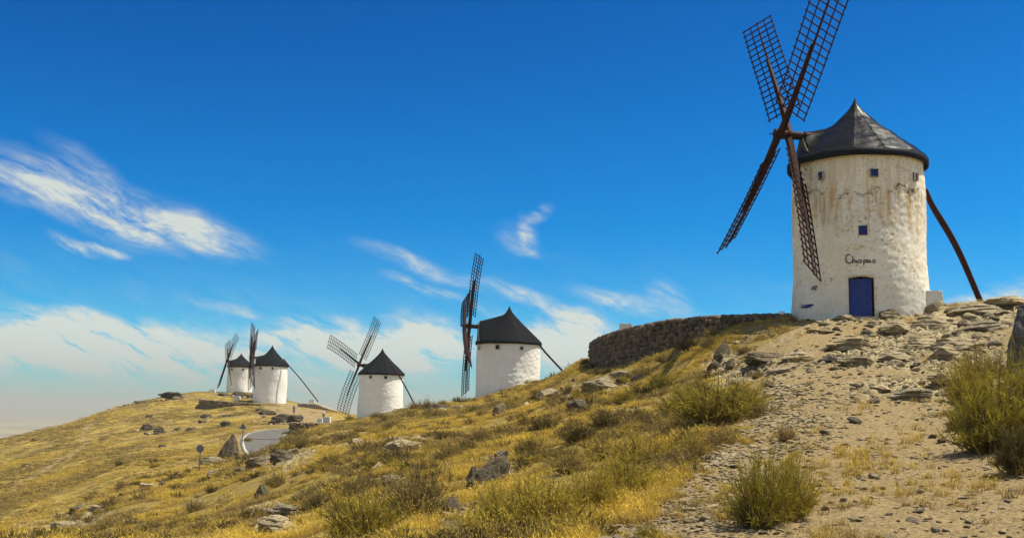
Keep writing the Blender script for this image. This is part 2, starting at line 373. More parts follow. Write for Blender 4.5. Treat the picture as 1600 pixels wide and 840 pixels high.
M_LINE = simple('white_road_paint', (.40, .39, .34), (.52, .50, .44), 3, .8, .2, 0)
M_STEEL = simple('grey_sign_steel', (.13, .15, .19), (.20, .22, .25), 3, .5, .4, 0, .6)
M_SKIN = simple('skin', (.42, .24, .16), (.48, .28, .19), 5, .6, .3, 0)
M_HAIR = simple('dark_hair', (.02, .014, .01), (.04, .025, .015), 20, .7, .3, 0)
M_CLOTHB = simple('blue_cloth', (.06, .10, .30), (.08, .13, .36), 6, .9, .1, 0)
M_CLOTHW = simple('white_cloth', (.72, .72, .72), (.8, .8, .78), 6, .9, .1, 0)
M_CLOTHD = simple('brown_cloth', (.14, .08, .05), (.18, .10, .06), 6, .9, .1, 0)
M_RUST = simple('rusty_can_metal', (.12, .04, .02), (.22, .08, .04), 9, .7, .3, 0)

M_TWIG = simple('dead_twig', (.12, .08, .05), (.24, .17, .10), 9, .9, .1, 0)
def foliage(name, base, tip, var, trans=.28):
    m = bpy.data.materials.new(name); m.use_nodes = True; t = m.node_tree; t.nodes.clear()
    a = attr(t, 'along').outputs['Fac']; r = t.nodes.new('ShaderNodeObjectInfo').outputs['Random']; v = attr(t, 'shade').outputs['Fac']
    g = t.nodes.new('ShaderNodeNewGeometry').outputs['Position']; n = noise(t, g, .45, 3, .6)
    c = mixc(t, a, base, tip)  # brown stem foot, with the plant's inner shade mixed into the colour
    c = mixc(t, math_(t, 'MULTIPLY', ramp(t, math_(t, 'ADD', math_(t, 'MULTIPLY', r, .5), n), [(.45, 0), (.95, 1)]), .75), c, var)
    c = mixc(t, math_(t, 'MULTIPLY', v, .5), c, mixc(t, .6, c, (.12, .08, .03)))
    d = t.nodes.new('ShaderNodeBsdfDiffuse'); tr = t.nodes.new('ShaderNodeBsdfTranslucent'); mx = t.nodes.new('ShaderNodeMixShader')
    t.links.new(c, d.inputs[0]); t.links.new(c, tr.inputs[0]); mx.inputs[0].default_value = trans
    t.links.new(d.outputs[0], mx.inputs[1]); t.links.new(tr.outputs[0], mx.inputs[2])
    o = t.nodes.new('ShaderNodeOutputMaterial'); t.links.new(mx.outputs[0], o.inputs[0])
    return m
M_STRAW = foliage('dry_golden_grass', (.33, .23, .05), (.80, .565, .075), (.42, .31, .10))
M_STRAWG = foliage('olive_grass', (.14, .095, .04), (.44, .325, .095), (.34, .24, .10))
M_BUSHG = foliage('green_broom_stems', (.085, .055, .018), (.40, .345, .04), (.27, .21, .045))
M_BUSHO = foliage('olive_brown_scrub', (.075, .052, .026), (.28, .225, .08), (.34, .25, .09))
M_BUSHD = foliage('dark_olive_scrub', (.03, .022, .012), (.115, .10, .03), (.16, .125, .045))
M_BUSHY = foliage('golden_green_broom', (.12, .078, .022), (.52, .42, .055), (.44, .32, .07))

# ------------------------------------------------------------------ terrain
# hillside profiles: for a bearing (photo column x) a list of (distance ahead Y, photo row y where that ground is seen)
PROF = {
 -260: [(62, 860), (110, 800), (150, 765), (190, 738), (230, 745)],
 0:   [(60, 840), (110, 764), (150, 722), (190, 692), (205, 686.5), (225, 690)],
 100: [(48, 840), (75, 795), (110, 745), (150, 705), (190, 672), (222, 661), (245, 667)],
 200: [(38, 840), (55, 790), (90, 740), (150, 688), (200, 650), (240, 630), (262, 634)],
 310: [(30, 840), (50, 787), (80, 737), (105, 712), (130, 690), (190, 652), (212, 637), (222, 624), (255, 612), (275, 613), (295, 620)],
 400: [(24, 840), (40, 782), (62, 733), (76, 712), (90, 712), (108, 700), (128, 682), (146, 669), (180, 652), (205, 634), (213, 627.5), (222, 625), (255, 612), (275, 614), (295, 622)],
 455: [(22, 840), (36, 780), (57, 722), (78, 684), (95, 688), (110, 700), (128, 685), (148, 668), (170, 658), (190, 645), (215, 630), (240, 628), (280, 640)],
 510: [(20, 840), (31, 780), (49, 720), (66, 690), (86, 664), (100, 668), (125, 684), (150, 668), (175, 655), (195, 643), (210, 640), (235, 650), (270, 670)],
 590: [(17, 840), (26, 780), (40, 720), (62, 680), (85, 660), (100, 651), (115, 651), (140, 652), (165, 651), (185, 656), (220, 680)],
 645: [(16, 840), (24, 780), (37, 718), (56, 676), (75, 655), (98, 638), (108, 638), (150, 655), (220, 690)],
 740: [(15, 840), (21.5, 780), (32, 720), (48, 680), (70, 650), (92, 632), (105, 624), (118, 624), (140, 636), (220, 690)],
 850: [(14, 840), (19, 780), (27, 720), (37, 680), (55, 640), (76, 612), (100, 595), (112, 595), (135, 612), (220, 690)],
 925: [(13.5, 840), (18, 780), (24, 720), (31, 680), (43, 640), (57, 603), (73, 566), (84, 564), (110, 585), (200, 680)],
 1010: [(13.1, 840), (17.2, 780), (22.7, 720), (29, 680), (38, 640), (49, 601), (57, 557), (60, 551), (64, None, 4.3), (85, None, 4.6), (110, None, 2), (200, None, -14)],
 1080: [(12.8, 840), (16.5, 780), (21.5, 720), (27, 680), (33.5, 640), (42, 600), (48.5, 562), (53, 533), (55.5, 525), (58, None, 4.6), (70, None, 4.9), (100, None, 2.5), (200, None, -14)],
 1150: [(12.6, 840), (16, 780), (21, 720), (25.5, 680), (31, 640), (38, 600), (45, 556), (50.5, 513), (53, 506), (55, None, 4.9), (70, None, 4.9), (100, None, 2.5), (200, None, -14)],
 1240: [(12.4, 840), (15.5, 780), (19.7, 720), (23.5, 680), (28, 640), (33.5, 600), (41, 552), (47, 513), (50.5, 496), (54, None, 5.05), (70, None, 4.9), (100, None, 2.5), (200, None, -14)],
 1344: [(12.4, 840), (15.2, 780), (19, 720), (22.5, 680), (27, 640), (32, 600), (39.5, 552), (45, 515), (48, 496), (53, None, 4.95), (70, None, 4.9), (100, None, 2.5), (200, None, -14)],
 1450: [(12.4, 840), (15, 780), (18.5, 720), (22, 680), (26.5, 640), (31.5, 600), (38.5, 550), (44, 510), (48, 488), (51, 487), (54, None, 5.2), (70, None, 4.9), (100, None, 2.5), (200, None, -14)],
 1540: [(12.3, 840), (14.6, 780), (17.8, 720), (21, 680), (25, 640), (30, 600), (36.5, 548), (42, 505), (46.5, 468), (52, 474), (70, 500), (100, 550), (200, 690)],
 1620: [(12.2, 840), (14.3, 780), (17, 720), (20, 680), (23.5, 640), (28, 600), (34, 550), (40.5, 502), (46, 464), (52, 472), (70, 500), (100, 550), (200, 690)],
 1860: [(12, 840), (13.6, 780), (15.6, 720), (18, 680), (21, 640), (25, 600), (30, 552), (37, 502), (43, 458), (52, 468), (70, 500), (100, 550), (200, 690)],
}
RC = np.concatenate([[0.3, 1.5, 4], np.geomspace(8, 300, 110), [360, 450, 600, 800, 1100, 1500, 2500, 8000, 60000]])
LRC = np.log(RC)
def pchip(x, y, q):
    x = np.asarray(x, float); y = np.asarray(y, float); h = np.diff(x); d = np.diff(y) / h; m = np.zeros_like(y)
    for i in range(1, len(x) - 1):
        if d[i - 1] * d[i] > 0:
            w1 = 2 * h[i] + h[i - 1]; w2 = h[i] + 2 * h[i - 1]; m[i] = (w1 + w2) / (w1 / d[i - 1] + w2 / d[i])
    m[0] = d[0]; m[-1] = d[-1]
    k = np.clip(np.searchsorted(x, q) - 1, 0, len(x) - 2); t = (np.clip(q, x[0], x[-1]) - x[k]) / h[k]
    return (y[k] * (1 + 2 * t) * (1 - t) ** 2 + m[k] * h[k] * t * (1 - t) ** 2 + y[k + 1] * t * t * (3 - 2 * t) + m[k + 1] * h[k] * t * t * (t - 1))
cols = []
for x, pr in sorted(PROF.items()):
    pts = [at(x, q_[1], q_[0]) if q_[1] is not None else np.array([at(x, 500, q_[0])[0], q_[0], q_[2]]) for q_ in pr]
    r = [math.hypot(p[0], p[1]) for p in pts]; z = [p[2] for p in pts]
    az0 = float(np.mean([math.atan2(p[0], p[1]) for p in pts]))
    r0 = r[0]; zn = -1.6 + (z[0] + 1.6) * .28
    R_ = [0.3, 1.5, r0 * .45] + r; Z_ = [-1.6, -1.6, zn] + z
    tail = [(max(r[-1] * 1.35, 330), -26), (450, -55), (700, -110), (1100, -146), (1600, -150), (60000, -150)]
    if r[-1] < 210: pass
    for a, b in tail: R_.append(a); Z_.append(b)
    cols.append((az0, pchip(np.log(R_), Z_, LRC)))
def manual(azd, pr):
    R_ = [0.3, 1.5] + [a for a, _ in pr] + [1100, 1600, 60000]; Z_ = [-1.6, -1.6] + [b for _, b in pr] + [-146, -150, -150]
    cols.append((math.radians(azd), pchip(np.log(R_), Z_, LRC)))
manual(-60, [(8, -2.8), (20, -5.5), (60, -12), (150, -22), (330, -50), (700, -112)])
manual(-100, [(8, -3.0), (20, -6.5), (60, -17), (150, -36), (330, -70), (700, -125)])
manual(-180, [(8, -2.0), (20, -3.5), (60, -9), (150, -24), (330, -56), (700, -116)])
manual(180, [(8, -2.0), (20, -3.5), (60, -9), (150, -24), (330, -56), (700, -116)])
manual(100, [(8, -.8), (20, 1.2), (45, 4.5), (80, 5), (150, -6), (330, -46), (700, -112)])
manual(60, [(8, -1.1), (20, 1.0), (45, 5.2), (80, 5), (150, -4), (330, -40), (700, -112)])
cols.sort(key=lambda c: c[0])
CA = np.array([c[0] for c in cols]); CZ = np.array([c[1] for c in cols])
FINE = 0.46
th = np.concatenate([np.linspace(-math.pi, -FINE - .55, 40), np.linspace(-FINE - .5, -FINE, 30)[:-1], np.linspace(-FINE, FINE, 860), np.linspace(FINE, FINE + .5, 30)[1:], np.linspace(FINE + .55, math.pi, 40)])
rr = np.concatenate([[0.3, .8, 1.5, 2.5, 3.5, 4.5, 5.6, 6.8, 8], np.geomspace(9, 60, 400), np.geomspace(60, 300, 190)[1:], np.geomspace(300, 2000, 30)[1:], np.geomspace(2000, 60000, 14)[1:]])
LR = np.log(rr)
# columns -> azimuth (smooth), then radius
Zc = np.stack([pchip(CA, CZ[:, j], th) for j in range(len(RC))], 1)     # theta x RC
Zg = np.stack([np.interp(LR, LRC, Zc[i]) for i in range(len(th))], 0).T   # r x theta
GX = rr[:, None] * np.sin(th)[None, :]; GY = rr[:, None] * np.cos(th)[None, :]
def grid_lookup(G, X, Y):
    X = np.asarray(X, float); Y = np.asarray(Y, float)
    t = np.arctan2(X, Y); l = np.log(np.maximum(np.hypot(X, Y), .31))
    i = np.clip(np.searchsorted(LR, l) - 1, 0, len(LR) - 2); j = np.clip(np.searchsorted(th, t) - 1, 0, len(th) - 2)
    a = np.clip((l - LR[i]) / (LR[i + 1] - LR[i]), 0, 1); b = np.clip((t - th[j]) / (th[j + 1] - th[j]), 0, 1)
    return (G[i, j] * (1 - b) + G[i, j + 1] * b) * (1 - a) + (G[i + 1, j] * (1 - b) + G[i + 1, j + 1] * b) * a

def inpoly(px, py, poly):
    c = np.zeros(px.shape, bool); n = len(poly)
    for k in range(n):
        x0, y0 = poly[k]; x1, y1 = poly[(k + 1) % n]
        if y0 == y1: continue
        c ^= ((py < y0) != (py < y1)) & (px < (x1 - x0) * (py - y0) / (y1 - y0) + x0)
    return c
def segdist(px, py, poly, closed=True):
    d = np.full(px.shape, 1e9); n = len(poly)
    for k in range(n if closed else n - 1):
        ax, ay = poly[k]; bx, by = poly[(k + 1) % n]; ux, uy = bx - ax, by - ay; L = ux * ux + uy * uy + 1e-9
        t = np.clip(((px - ax) * ux + (py - ay) * uy) / L, 0, 1); d = np.minimum(d, np.hypot(px - ax - t * ux, py - ay - t * uy))
    return d
def softpoly(px, py, poly, soft):
    d = segdist(px, py, poly); s = np.where(inpoly(px, py, poly), d, -d); return sstep(-soft, soft, s)

RR = np.hypot(GX, GY); front = (GY > 3)
PX, PY = proj(np.stack([GX, GY, Zg], -1)); PX = np.where(front, PX, -9999); PY = np.where(front, PY, -9999)
jx = fbm2(GX * .8, GY * .8, 3, 5, .6) * 75; jy = fbm2(GX * .8, GY * .8, 13, 5, .6) * 34
near = RR < 72
POLY_DIRT = [(860, 980), (930, 840), (1010, 792), (1080, 742), (1140, 700), (1185, 655), (1196, 615), (1185, 590), (1150, 562), (1185, 520), (1245, 498), (1400, 470), (1850, 448), (1790, 700), (1730, 980)]
POLY_ROCK = [(1120, 612), (1150, 565), (1215, 522), (1250, 500), (1330, 488), (1470, 462), (2200, 440), (2200, 560), (1560, 560), (1500, 620), (1440, 640), (1380, 612), (1290, 600), (1200, 606)]
dirt = softpoly(PX + jx, PY + jy, POLY_DIRT, 14) * near
rockm = softpoly(PX + jx, PY + jy, POLY_ROCK, 16) * near * sstep(-.35, .15, fbm2(GX * .35, GY * .35, 31, 3) + .12)
OUTC = [(935, 603, 60, 16, .9), (860, 618, 36, 10, .9), (1128, 565, 24, 26, .9), (775, 732, 34, 34, .6), (625, 694, 60, 14, .9), (595, 752, 52, 14, .8), (440, 715, 66, 16, .9), (430, 812, 60, 34, 1), (500, 790, 60, 20, .6),
        (130, 805, 56, 20, .8), (205, 816, 40, 12, .5), (335, 745, 24, 8, .7), (700, 800, 40, 30, .7), (690, 645, 40, 8, .7), (740, 628, 30, 8, .8), (980, 640, 22, 14, .5), (600, 800, 30, 10, .5), (330, 783, 40, 10, .5), (545, 690, 26, 10, .7), (1000, 828, 80, 30, .0)]
fr = (RR < 115) & front
for ox, oy, ow, oh, os_ in OUTC:
    rockm = np.maximum(rockm, os_ * sstep(1.15, .6, np.hypot((PX - ox + jx * .5) / ow, (PY - oy + jy * .35) / oh)) * fr)
# far hillside: everything beyond the near slope's crest / left part
farm = sstep(0, 30, RR - (46 + np.clip((PX - 60) * .14, -20, 60))) * front
farm = np.where(RR > 118, 1.0, farm); farm = np.where(GX > 2, farm * sstep(118, 150, RR), farm)
# foot path across the far hill, and gravel lot by the mills
TRACK = [(440, 655), (415, 641), (300, 664), (150, 660), (135, 668), (128, 682), (135, 695), (120, 705), (90, 722), (60, 740), (20, 765)]
tr = segdist(PX + jx * .08, PY + jy * .05, TRACK[3:], False); tr = sstep(4.5, 1.0, tr) * (RR > 70) * .75
LOT = [(405, 636), (440, 628), (480, 628), (505, 640), (525, 655), (520, 662), (455, 664), (425, 655), (432, 648)]
lot = softpoly(PX, PY, LOT, 4) * (RR > 110)
dirt = np.maximum(dirt, np.maximum(tr, lot * .9))
LOWD = sstep(60, 10, np.hypot((PX - 60) / 1.6, (PY - 828) * 1.6)) * .7 * front * (RR < 90)     # bare earth bottom left
dirt = np.maximum(dirt, LOWD)
# relief
z = Zg.copy(); far_fade = sstep(2500, 900, RR)
z += (fbm2(GX / 9, GY / 9, 1, 3) * .16 * sstep(8, 40, RR) + fbm2(GX / 2.6, GY / 2.6, 2, 3) * .09 + fbm2(GX / .7, GY / .7, 5, 3) * .035 * sstep(150, 60, RR)) * sstep(1, 6, RR)
z += fbm2(GX / 14, GY / 14, 8, 5, .6) * .45 * sstep(90, 180, RR) * sstep(330, 260, RR)
z += fbm2(GX / 90, GY / 90, 9, 4) * 5 * sstep(350, 700, RR) * far_fade
# ledges in the bedrock
hh = z * 1.0 + fbm2(GX / 3.6, GY / 1.5, 21, 5, .6) * .75 + GX * .05
stp = .42; fz = hh / stp; fr_ = fz - np.floor(fz); led = (np.floor(fz) + sstep(.0, .28, fr_)) * stp - hh
rz = led * .85 + np.abs(fbm2(GX / 1.5, GY / .7, 23, 5, .62)) * .36 + fbm2(GX / .28, GY / .18, 25, 3) * .06
z += rockm * (rz - .30) * sstep(130, 60, RR)
# crusty ground in the dirt
z += dirt * near * (fbm2(GX / .35, GY / .3, 41, 3, .6) * .03)
wlx = np.array([[at(x_, 500, y_)[0], y_] for x_, y_ in ((928, 76), (935, 72), (955, 66.5), (985, 62), (1020, 58.5), (1060, 56), (1085, 55), (1110, 54), (1135, 53.3), (1160, 52.6), (1185, 52.1), (1210, 51.6), (1240, 51.1))])
wsel = np.where((RR > 44) & (RR < 80) & front & (GX > 3) & (GX < 17)); wd = segdist(GX[wsel], GY[wsel], [tuple(q) for q in wlx], False)
z[wsel] -= .34 * np.exp(-(wd / 1.5) ** 2)
# flatten under the road
ROADC = [at(432, 716, 96), at(418, 700, 108), at(413, 682.5, 128), at(424, 675.5, 140), at(448, 671, 145), at(500, 669, 147), at(560, 668, 149)]
RP = np.array(ROADC); 
def smooth_line(P, n=60):
    P = np.asarray(P, float); s = np.concatenate([[0], np.cumsum(np.linalg.norm(np.diff(P[:, :2], axis=0), axis=1))]); q = np.linspace(0, s[-1], n)
    out = np.stack([pchip(s, P[:, k], q) for k in range(P.shape[1])], 1)
    for _ in range(3):
        o2 = out.copy(); o2[1:-1] = (out[:-2] + out[1:-1] * 2 + out[2:]) / 4; out = o2
    return out
RL = smooth_line(RP)
sel = (RR > 80) & (RR < 175) & (GX < -5) & (GX > -60) & front
ii = np.where(sel); qx = GX[ii]; qy = GY[ii]
dd = np.hypot(qx[:, None] - RL[None, :, 0], qy[:, None] - RL[None, :, 1]); kk = dd.argmin(1); dm = dd[np.arange(len(kk)), kk]
w = sstep(5.5, 3.2, dm); z[ii] = z[ii] * (1 - w) + (RL[kk, 2] - .05) * w
dirt[ii] = np.maximum(dirt[ii], sstep(4.6, 3.0, dm) * .7)
# level pads under the mills
MILLS_XY = [(at(1344, 495, 52), 5.0), (at(795, 612, 112), 5.0), (at(594, 650, 165), 5.0), (at(420, 628, 215), 5.0), (at(373, 612, 267), 5.0)]
def HZ(X, Y): return grid_lookup(z, X, Y)
H = lambda X, Y: float(HZ(np.array([X]), np.array([Y]))[0])
nr_, nc_ = z.shape
V = np.stack([GX, GY, z], -1).reshape(-1, 3)
bare = np.clip(farm, 0, 1)
cov = np.stack([np.clip(dirt, 0, 1), np.clip(rockm, 0, 1), bare, np.ones_like(bare)], -1).reshape(-1, 4)
F = grid_faces(nr_, nc_)[:, ::-1]
gm = mesh('ground', V, F.copy(), M_GROUND, True, {'cover': cov})
ground = obj('ground', gm); tag(ground, kind='structure')
del V, F
def cov_at(G, X, Y): return grid_lookup(G, X, Y)
YS = np.geomspace(6, 300, 1600)
def hit(x, y, ymin=6):
    d = at(x, y, 1.0); P = d[None, :] * YS[:, None]; h = HZ(P[:, 0], P[:, 1]); under = (P[:, 2] < h) & (YS > ymin)
    k = int(np.argmax(under)) if under.any() else len(YS) - 1
    return np.array([P[k, 0], P[k, 1], h[k]])

# ------------------------------------------------------------------ road
def ribbon(name, L, off0, off1, dz, m, parent=None, tex=None):
    t = np.gradient(L[:, :2], axis=0); t /= np.linalg.norm(t, axis=1)[:, None]; nrm = np.stack([-t[:, 1], t[:, 0]], 1)
    n = 9; V = []
    for k in range(n):
        o = off0 + (off1 - off0) * k / (n - 1); V.append(np.column_stack([L[:, :2] + nrm * o, L[:, 2] + dz]))
    V = np.stack(V, 1).reshape(-1, 3); return obj(name, mesh(name, V, grid_faces(len(L), n)[:, ::-1].copy(), m), parent)
road = ribbon('road', RL, -2.6, 2.6, .03, M_ASPHALT); tag(road, kind='structure')
ln_ = ribbon('edge_line', RL, 2.22, 2.42, .036, M_LINE, road)
ln2 = ribbon('edge_line', RL, -2.42, -2.22, .036, M_LINE, road)
m_ = MB()
crk = RL[24:26]
m_.tube([RL[26] + np.array([-2.3, .6, .04]), RL[27] + np.array([2.6, 0, .04])], .05, 4); m_.build('tar_seam', M_MORTAR, road)

# ------------------------------------------------------------------ windmills
def frame(yaw, tilt, rot, sg):
    yaw, tilt, rot = map(math.radians, (yaw, tilt, rot))
    s = np.array([math.cos(tilt) * math.cos(yaw), math.cos(tilt) * math.sin(yaw), math.sin(tilt)])
    u = np.cross(s, [0, 0, 1]); u /= np.linalg.norm(u); v = np.cross(u, s)
    if v[2] < 0: v = -v
    a = math.cos(rot) * v + math.sin(rot) * u; b = sg * (math.cos(rot) * u - math.sin(rot) * v)
    return s, a, b
CROSS = {}
def windmill(axis_x, Y, R, y_base, y_eave, y_apex, yaw, tilt, rot, L, e, dz_hub, de, c_hub_z, label, twist=38, sg=1, detail=2, windows=(), door=None, old=False, gores=20, Rtop=None,
             dorm_h=1.9, dorm_s=1.25, bow=.25, pole=None, seed=0, width=1.0, eaveh=.36, cone=0.0):
    B = at(axis_x, y_base, Y); zb = B[2]; base = np.array([B[0], B[1], zb])
    zb = min(zb, H(B[0], B[1]) + .6); base[2] = zb
    ze = at(axis_x, y_eave, Y)[2] - zb; za = at(axis_x, y_apex, Y)[2] - zb
    Rtop = Rtop or R * .975
    root = empty('windmill', base, label, 'windmill', 'windmills along the ridge')
    MW = M_WHITE_OLD if old else M_WHITE
    s, a, b = frame(yaw, tilt, rot, sg)
    # tower wall: fine grid with hand-built stone lumps under the whitewash
    nph, nz = {2: (420, 132), 1: (220, 70), 0: (128, 40)}[detail]
    z0 = -1.6; zs = np.linspace(z0, ze + .12, nz); ph = np.linspace(0, 2 * math.pi, nph, endpoint=False)
    def wall_r(phv, zv):
        Rz = R + (Rtop - R) * np.clip(zv / ze, 0, 1) + .05 * np.sin(zv * .9 + phv * 2 + seed)
        cx, cy = np.cos(phv) * R, np.sin(phv) * R
        lump = vn3(cx / .24, cy / .24, zv / .17, seed + 5); lump2 = vn3(cx / .13, cy / .13, zv / .10, seed + 9)
        big = fbm3(cx / 1.4, cy / 1.4, zv / 1.2, seed + 2, 2)
        return Rz + (.017 if detail == 2 else .032) * (sstep(.2, .8, lump) - .5) + (.013 if detail == 2 else .022) * (lump2 - .5) + big * .03
    PH, ZZ = np.meshgrid(ph, zs); RW = wall_r(PH, ZZ)
    V = np.stack([RW * np.cos(PH), RW * np.sin(PH), ZZ], -1).reshape(-1, 3)
    F = grid_faces(nz, nph, True)
    # direction towards the camera as seen from the axis
    camph = math.atan2(-base[1], -base[0])
    holes = []
    for wx, wy, ww, wh in windows:
        # solve angle / height where photo point hits the wall facing the camera
        d = at(wx, wy, 1.0); o = -base; aa = d[0] ** 2 + d[1] ** 2; bb = 2 * (o[0] * d[0] + o[1] * d[1]); cc = o[0] ** 2 + o[1] ** 2 - R ** 2
        disc = bb * bb - 4 * aa * cc; t = (-bb - math.sqrt(max(disc, 0))) / (2 * aa); p = o + d * t
        holes.append((math.atan2(p[1], p[0]), p[2], ww, wh, 'window'))
    if door:
        d = at(door[0], door[1], 1.0); o = -base; aa = d[0] ** 2 + d[1] ** 2; bb = 2 * (o[0] * d[0] + o[1] * d[1]); cc = o[0] ** 2 + o[1] ** 2 - R ** 2
        t = (-bb - math.sqrt(max(bb * bb - 4 * aa * cc, 0))) / (2 * aa); p = o + d * t
        holes.append((math.atan2(p[1], p[0]), p[2], door[2], door[3], 'door'))
    keep = np.ones(len(F), bool); fc_ph = ph[F[:, 0] % nph] + math.pi / nph; fc_z = (zs[F[:, 0] // nph] + zs[np.minimum(F[:, 0] // nph + 1, nz - 1)]) / 2
    for hp, hz, ww, wh, kind in holes:
        dph = (fc_ph - hp + math.pi) % (2 * math.pi) - math.pi; u_ = dph * R; v_ = fc_z - hz
        ins = (np.abs(u_) < ww / 2) & (np.abs(v_) < wh / 2)
        if not ins.any(): continue
        keep &= ~ins
        us = u_[ins]; vs_ = v_[ins]; du = 2 * math.pi * R / nph / 2; dv = (zs[1] - zs[0]) / 2
        u0, u1, v0, v1 = us.min() - du, us.max() + du, vs_.min() - dv, vs_.max() + dv
        # reveal + panel built in local frame of the opening
        ca, sa = math.cos(hp), math.sin(hp); tx = np.array([-sa, ca, 0]); nn = np.array([ca, sa, 0])
        P3 = lambda u, v, n: nn * (R + n) + tx * u + np.array([0, 0, hz + v])
        m = MB(); dep = .42 if kind == 'door' else .22
        ro = [P3(u0 - .01, v0 - .01, .05), P3(u1 + .01, v0 - .01, .05), P3(u1 + .01, v1 + .01, .05), P3(u0 - .01, v1 + .01, .05)]
        ri = [P3(u0 - .01, v0 - .01, -dep), P3(u1 + .01, v0 - .01, -dep), P3(u1 + .01, v1 + .01, -dep), P3(u0 - .01, v1 + .01, -dep)]
        sur = [P3(u0 - .16, v0 - .16, -.10), P3(u1 + .16, v0 - .16, -.10), P3(u1 + .16, v1 + .16, -.10), P3(u0 - .16, v1 + .16, -.10)]
        if kind == 'window':
            wdt, hgt_ = u1 - u0, v1 - v0
            pan = MB(); cz = P3((u0 + u1) / 2, (v0 + v1) / 2, -.06); Rm = np.column_stack([tx, nn, [0, 0, 1]])
            pan.box(cz, (wdt + .06, .04, hgt_ + .06), Rm)
            wo_ = pan.build('window', M_SHUTTER if old else M_DARKSHUT, root)
            fm = MB(); fm.add(ri + ro, [(0, 1, 5, 4), (1, 2, 6, 5), (2, 3, 7, 6), (3, 0, 4, 7)])
            fr2 = fm.build('reveal', M_CREAM if old else M_BLOCK, wo_)
        else:
            wdt, hgt_ = u1 - u0, v1 - v0
            Rm = np.column_stack([tx, nn, [0, 0, 1]]); dm_ = MB(); dm_.box(P3((u0 + u1) / 2 - .03, (v0 + v1) / 2 - .05, -.22), (wdt - .12, .05, hgt_ - .12), Rm)
            do = dm_.build('door', M_BLUE, root)
            for q in range(5):
                pl = MB(); uu = u0 + .06 + (wdt - .16) * (q + .5) / 5; pl.box(P3(uu - .0, (v0 + v1) / 2 - .06, -.185), ((wdt - .16) / 5 - .012, .03, hgt_ - .16), Rm); pl.build('plank', M_BLUE, do)
            hd = MB(); hd.tube([P3(u1 - .22, v0 + hgt_ * .47, -.17), P3(u1 - .22, v0 + hgt_ * .47, -.10), P3(u1 - .30, v0 + hgt_ * .47, -.10)], .018, 6); hd.build('handle', M_STEEL, do)
            fm = MB(); fm.add(ri + ro, [(0, 1, 5, 4), (1, 2, 6, 5), (3, 0, 4, 7)])
            # shallow arched lintel
            n = 10; top_o = []; top_i = []
            for k in range(n + 1):
                uu = u0 + (u1 - u0) * k / n; vv = v1 - .09 + .10 * math.sin(math.pi * k / n)
                top_o.append(P3(uu, vv, .045)); top_i.append(P3(uu, vv - .02, -.24))
            fm.add(top_o + top_i, [(k, k + 1, n + 2 + k, n + 1 + k) for k in range(n)])
            fm.add(top_o + [P3(u0 + (u1 - u0) * k / n, v1 + .03, .045) for k in range(n + 1)], [(k, k + 1, n + 2 + k, n + 1 + k) for k in range(n)])
            fm.build('door_frame', M_CREAM, root)
    F = F[keep]
    obj('tower', mesh('tower', V, F.copy(), MW, True), root)
    # eave band
    Re = R + .13; nb = 96; bm = []
    prof = [(Re - .1, -eaveh * .5), (Re, -eaveh * .5), (Re + .02, eaveh * .45), (Re - .05, eaveh * .5), (Rtop - .3, eaveh * .5)]
    pb = np.linspace(0, 2 * math.pi, nb, endpoint=False)
    Vb = np.stack([np.stack([r_ * np.cos(pb), r_ * np.sin(pb), np.full(nb, ze + h_) + .012 * np.sin(pb * 7 + seed)], -1) for r_, h_ in prof], 0).reshape(-1, 3)
    obj('eave_band', mesh('eave_band', Vb, grid_faces(len(prof), nb, True)[:, ::-1].copy(), M_BAND), root)
    # roof: witch-hat cone joined by a dormer towards the sails
    zr = ze + eaveh * .5 - .02; Hc = za - zr; Rr = Re - .02
    pr_r = np.array([0, .035, .08, .16, .28, .45, .7, 1.0]); pr_h = np.array([1, .915, .84, .745, .625, .475, .265, 0.0])
    sh = np.array([s[0], s[1]]) / math.hypot(s[0], s[1]); sp = math.atan2(s[1], s[0])
    DF = .84 if old else .93
    def roof_z(phv, rn, wr=True):
        cone = pr_h_i(rn) * Hc
        al = rn * Rr * np.cos(phv - sp); la = np.abs(rn * Rr * np.sin(phv - sp))
        ridge = dorm_h + (DF * Rr - al) * .22
        dz_ = ridge - la * dorm_s - .10 * la ** 2
        dz_ = np.where((al > 0) & (al < DF * Rr), dz_, -9)
        k = .25; m_x = np.maximum(cone, dz_); sm = np.maximum(k - np.abs(cone - dz_), 0) / k
        out = m_x + sm * sm * k * .25
        wrk = fbm3(np.cos(phv) * rn * Rr / .9, np.sin(phv) * rn * Rr / .9, out / .5, seed + 31, 3) * (.11 if old else .05) * sstep(.05, .3, rn) * sstep(1.0, .93, rn)
        return np.maximum(out + wrk, 0)
    pr_h_i = lambda q: pchip(pr_r, pr_h, np.asarray(q, float).ravel()).reshape(np.shape(q))
    rn = np.concatenate([[0.002], np.linspace(.03, 1, 44 if detail == 2 else 30 if detail else 20)])
    gores = gores if detail == 2 else (16 if detail == 1 else 12)
    na = {2: 7, 1: 6, 0: 5}[detail]
    for g in range(gores):
        p0, p1 = 2 * math.pi * g / gores + sp + math.pi / gores, 2 * math.pi * (g + 1) / gores + sp + math.pi / gores
        pa = np.linspace(p0 - .012, p1 + .012, na); PA, RN = np.meshgrid(pa, rn); Z = roof_z(PA, RN) + zr
        rid = np.abs(np.linspace(-1, 1, na))[None, :] ** 5 * (.075 if old else .04) * RN
        Z = Z + rid + (.012 if g % 2 else 0) * sstep(.02, .3, RN)
        Vg = np.stack([RN * Rr * np.cos(PA), RN * Rr * np.sin(PA), Z], -1)
        # turned-down lip
        lip = Vg[-1:].copy(); lip[..., 0] *= 1.004; lip[..., 1] *= 1.004; lip[..., 2] = zr - .05
        face_front = (Z[-1] - zr).max() > .35
        if not face_front: Vg = np.concatenate([Vg, lip], 0)
        nrw = Vg.shape[0]
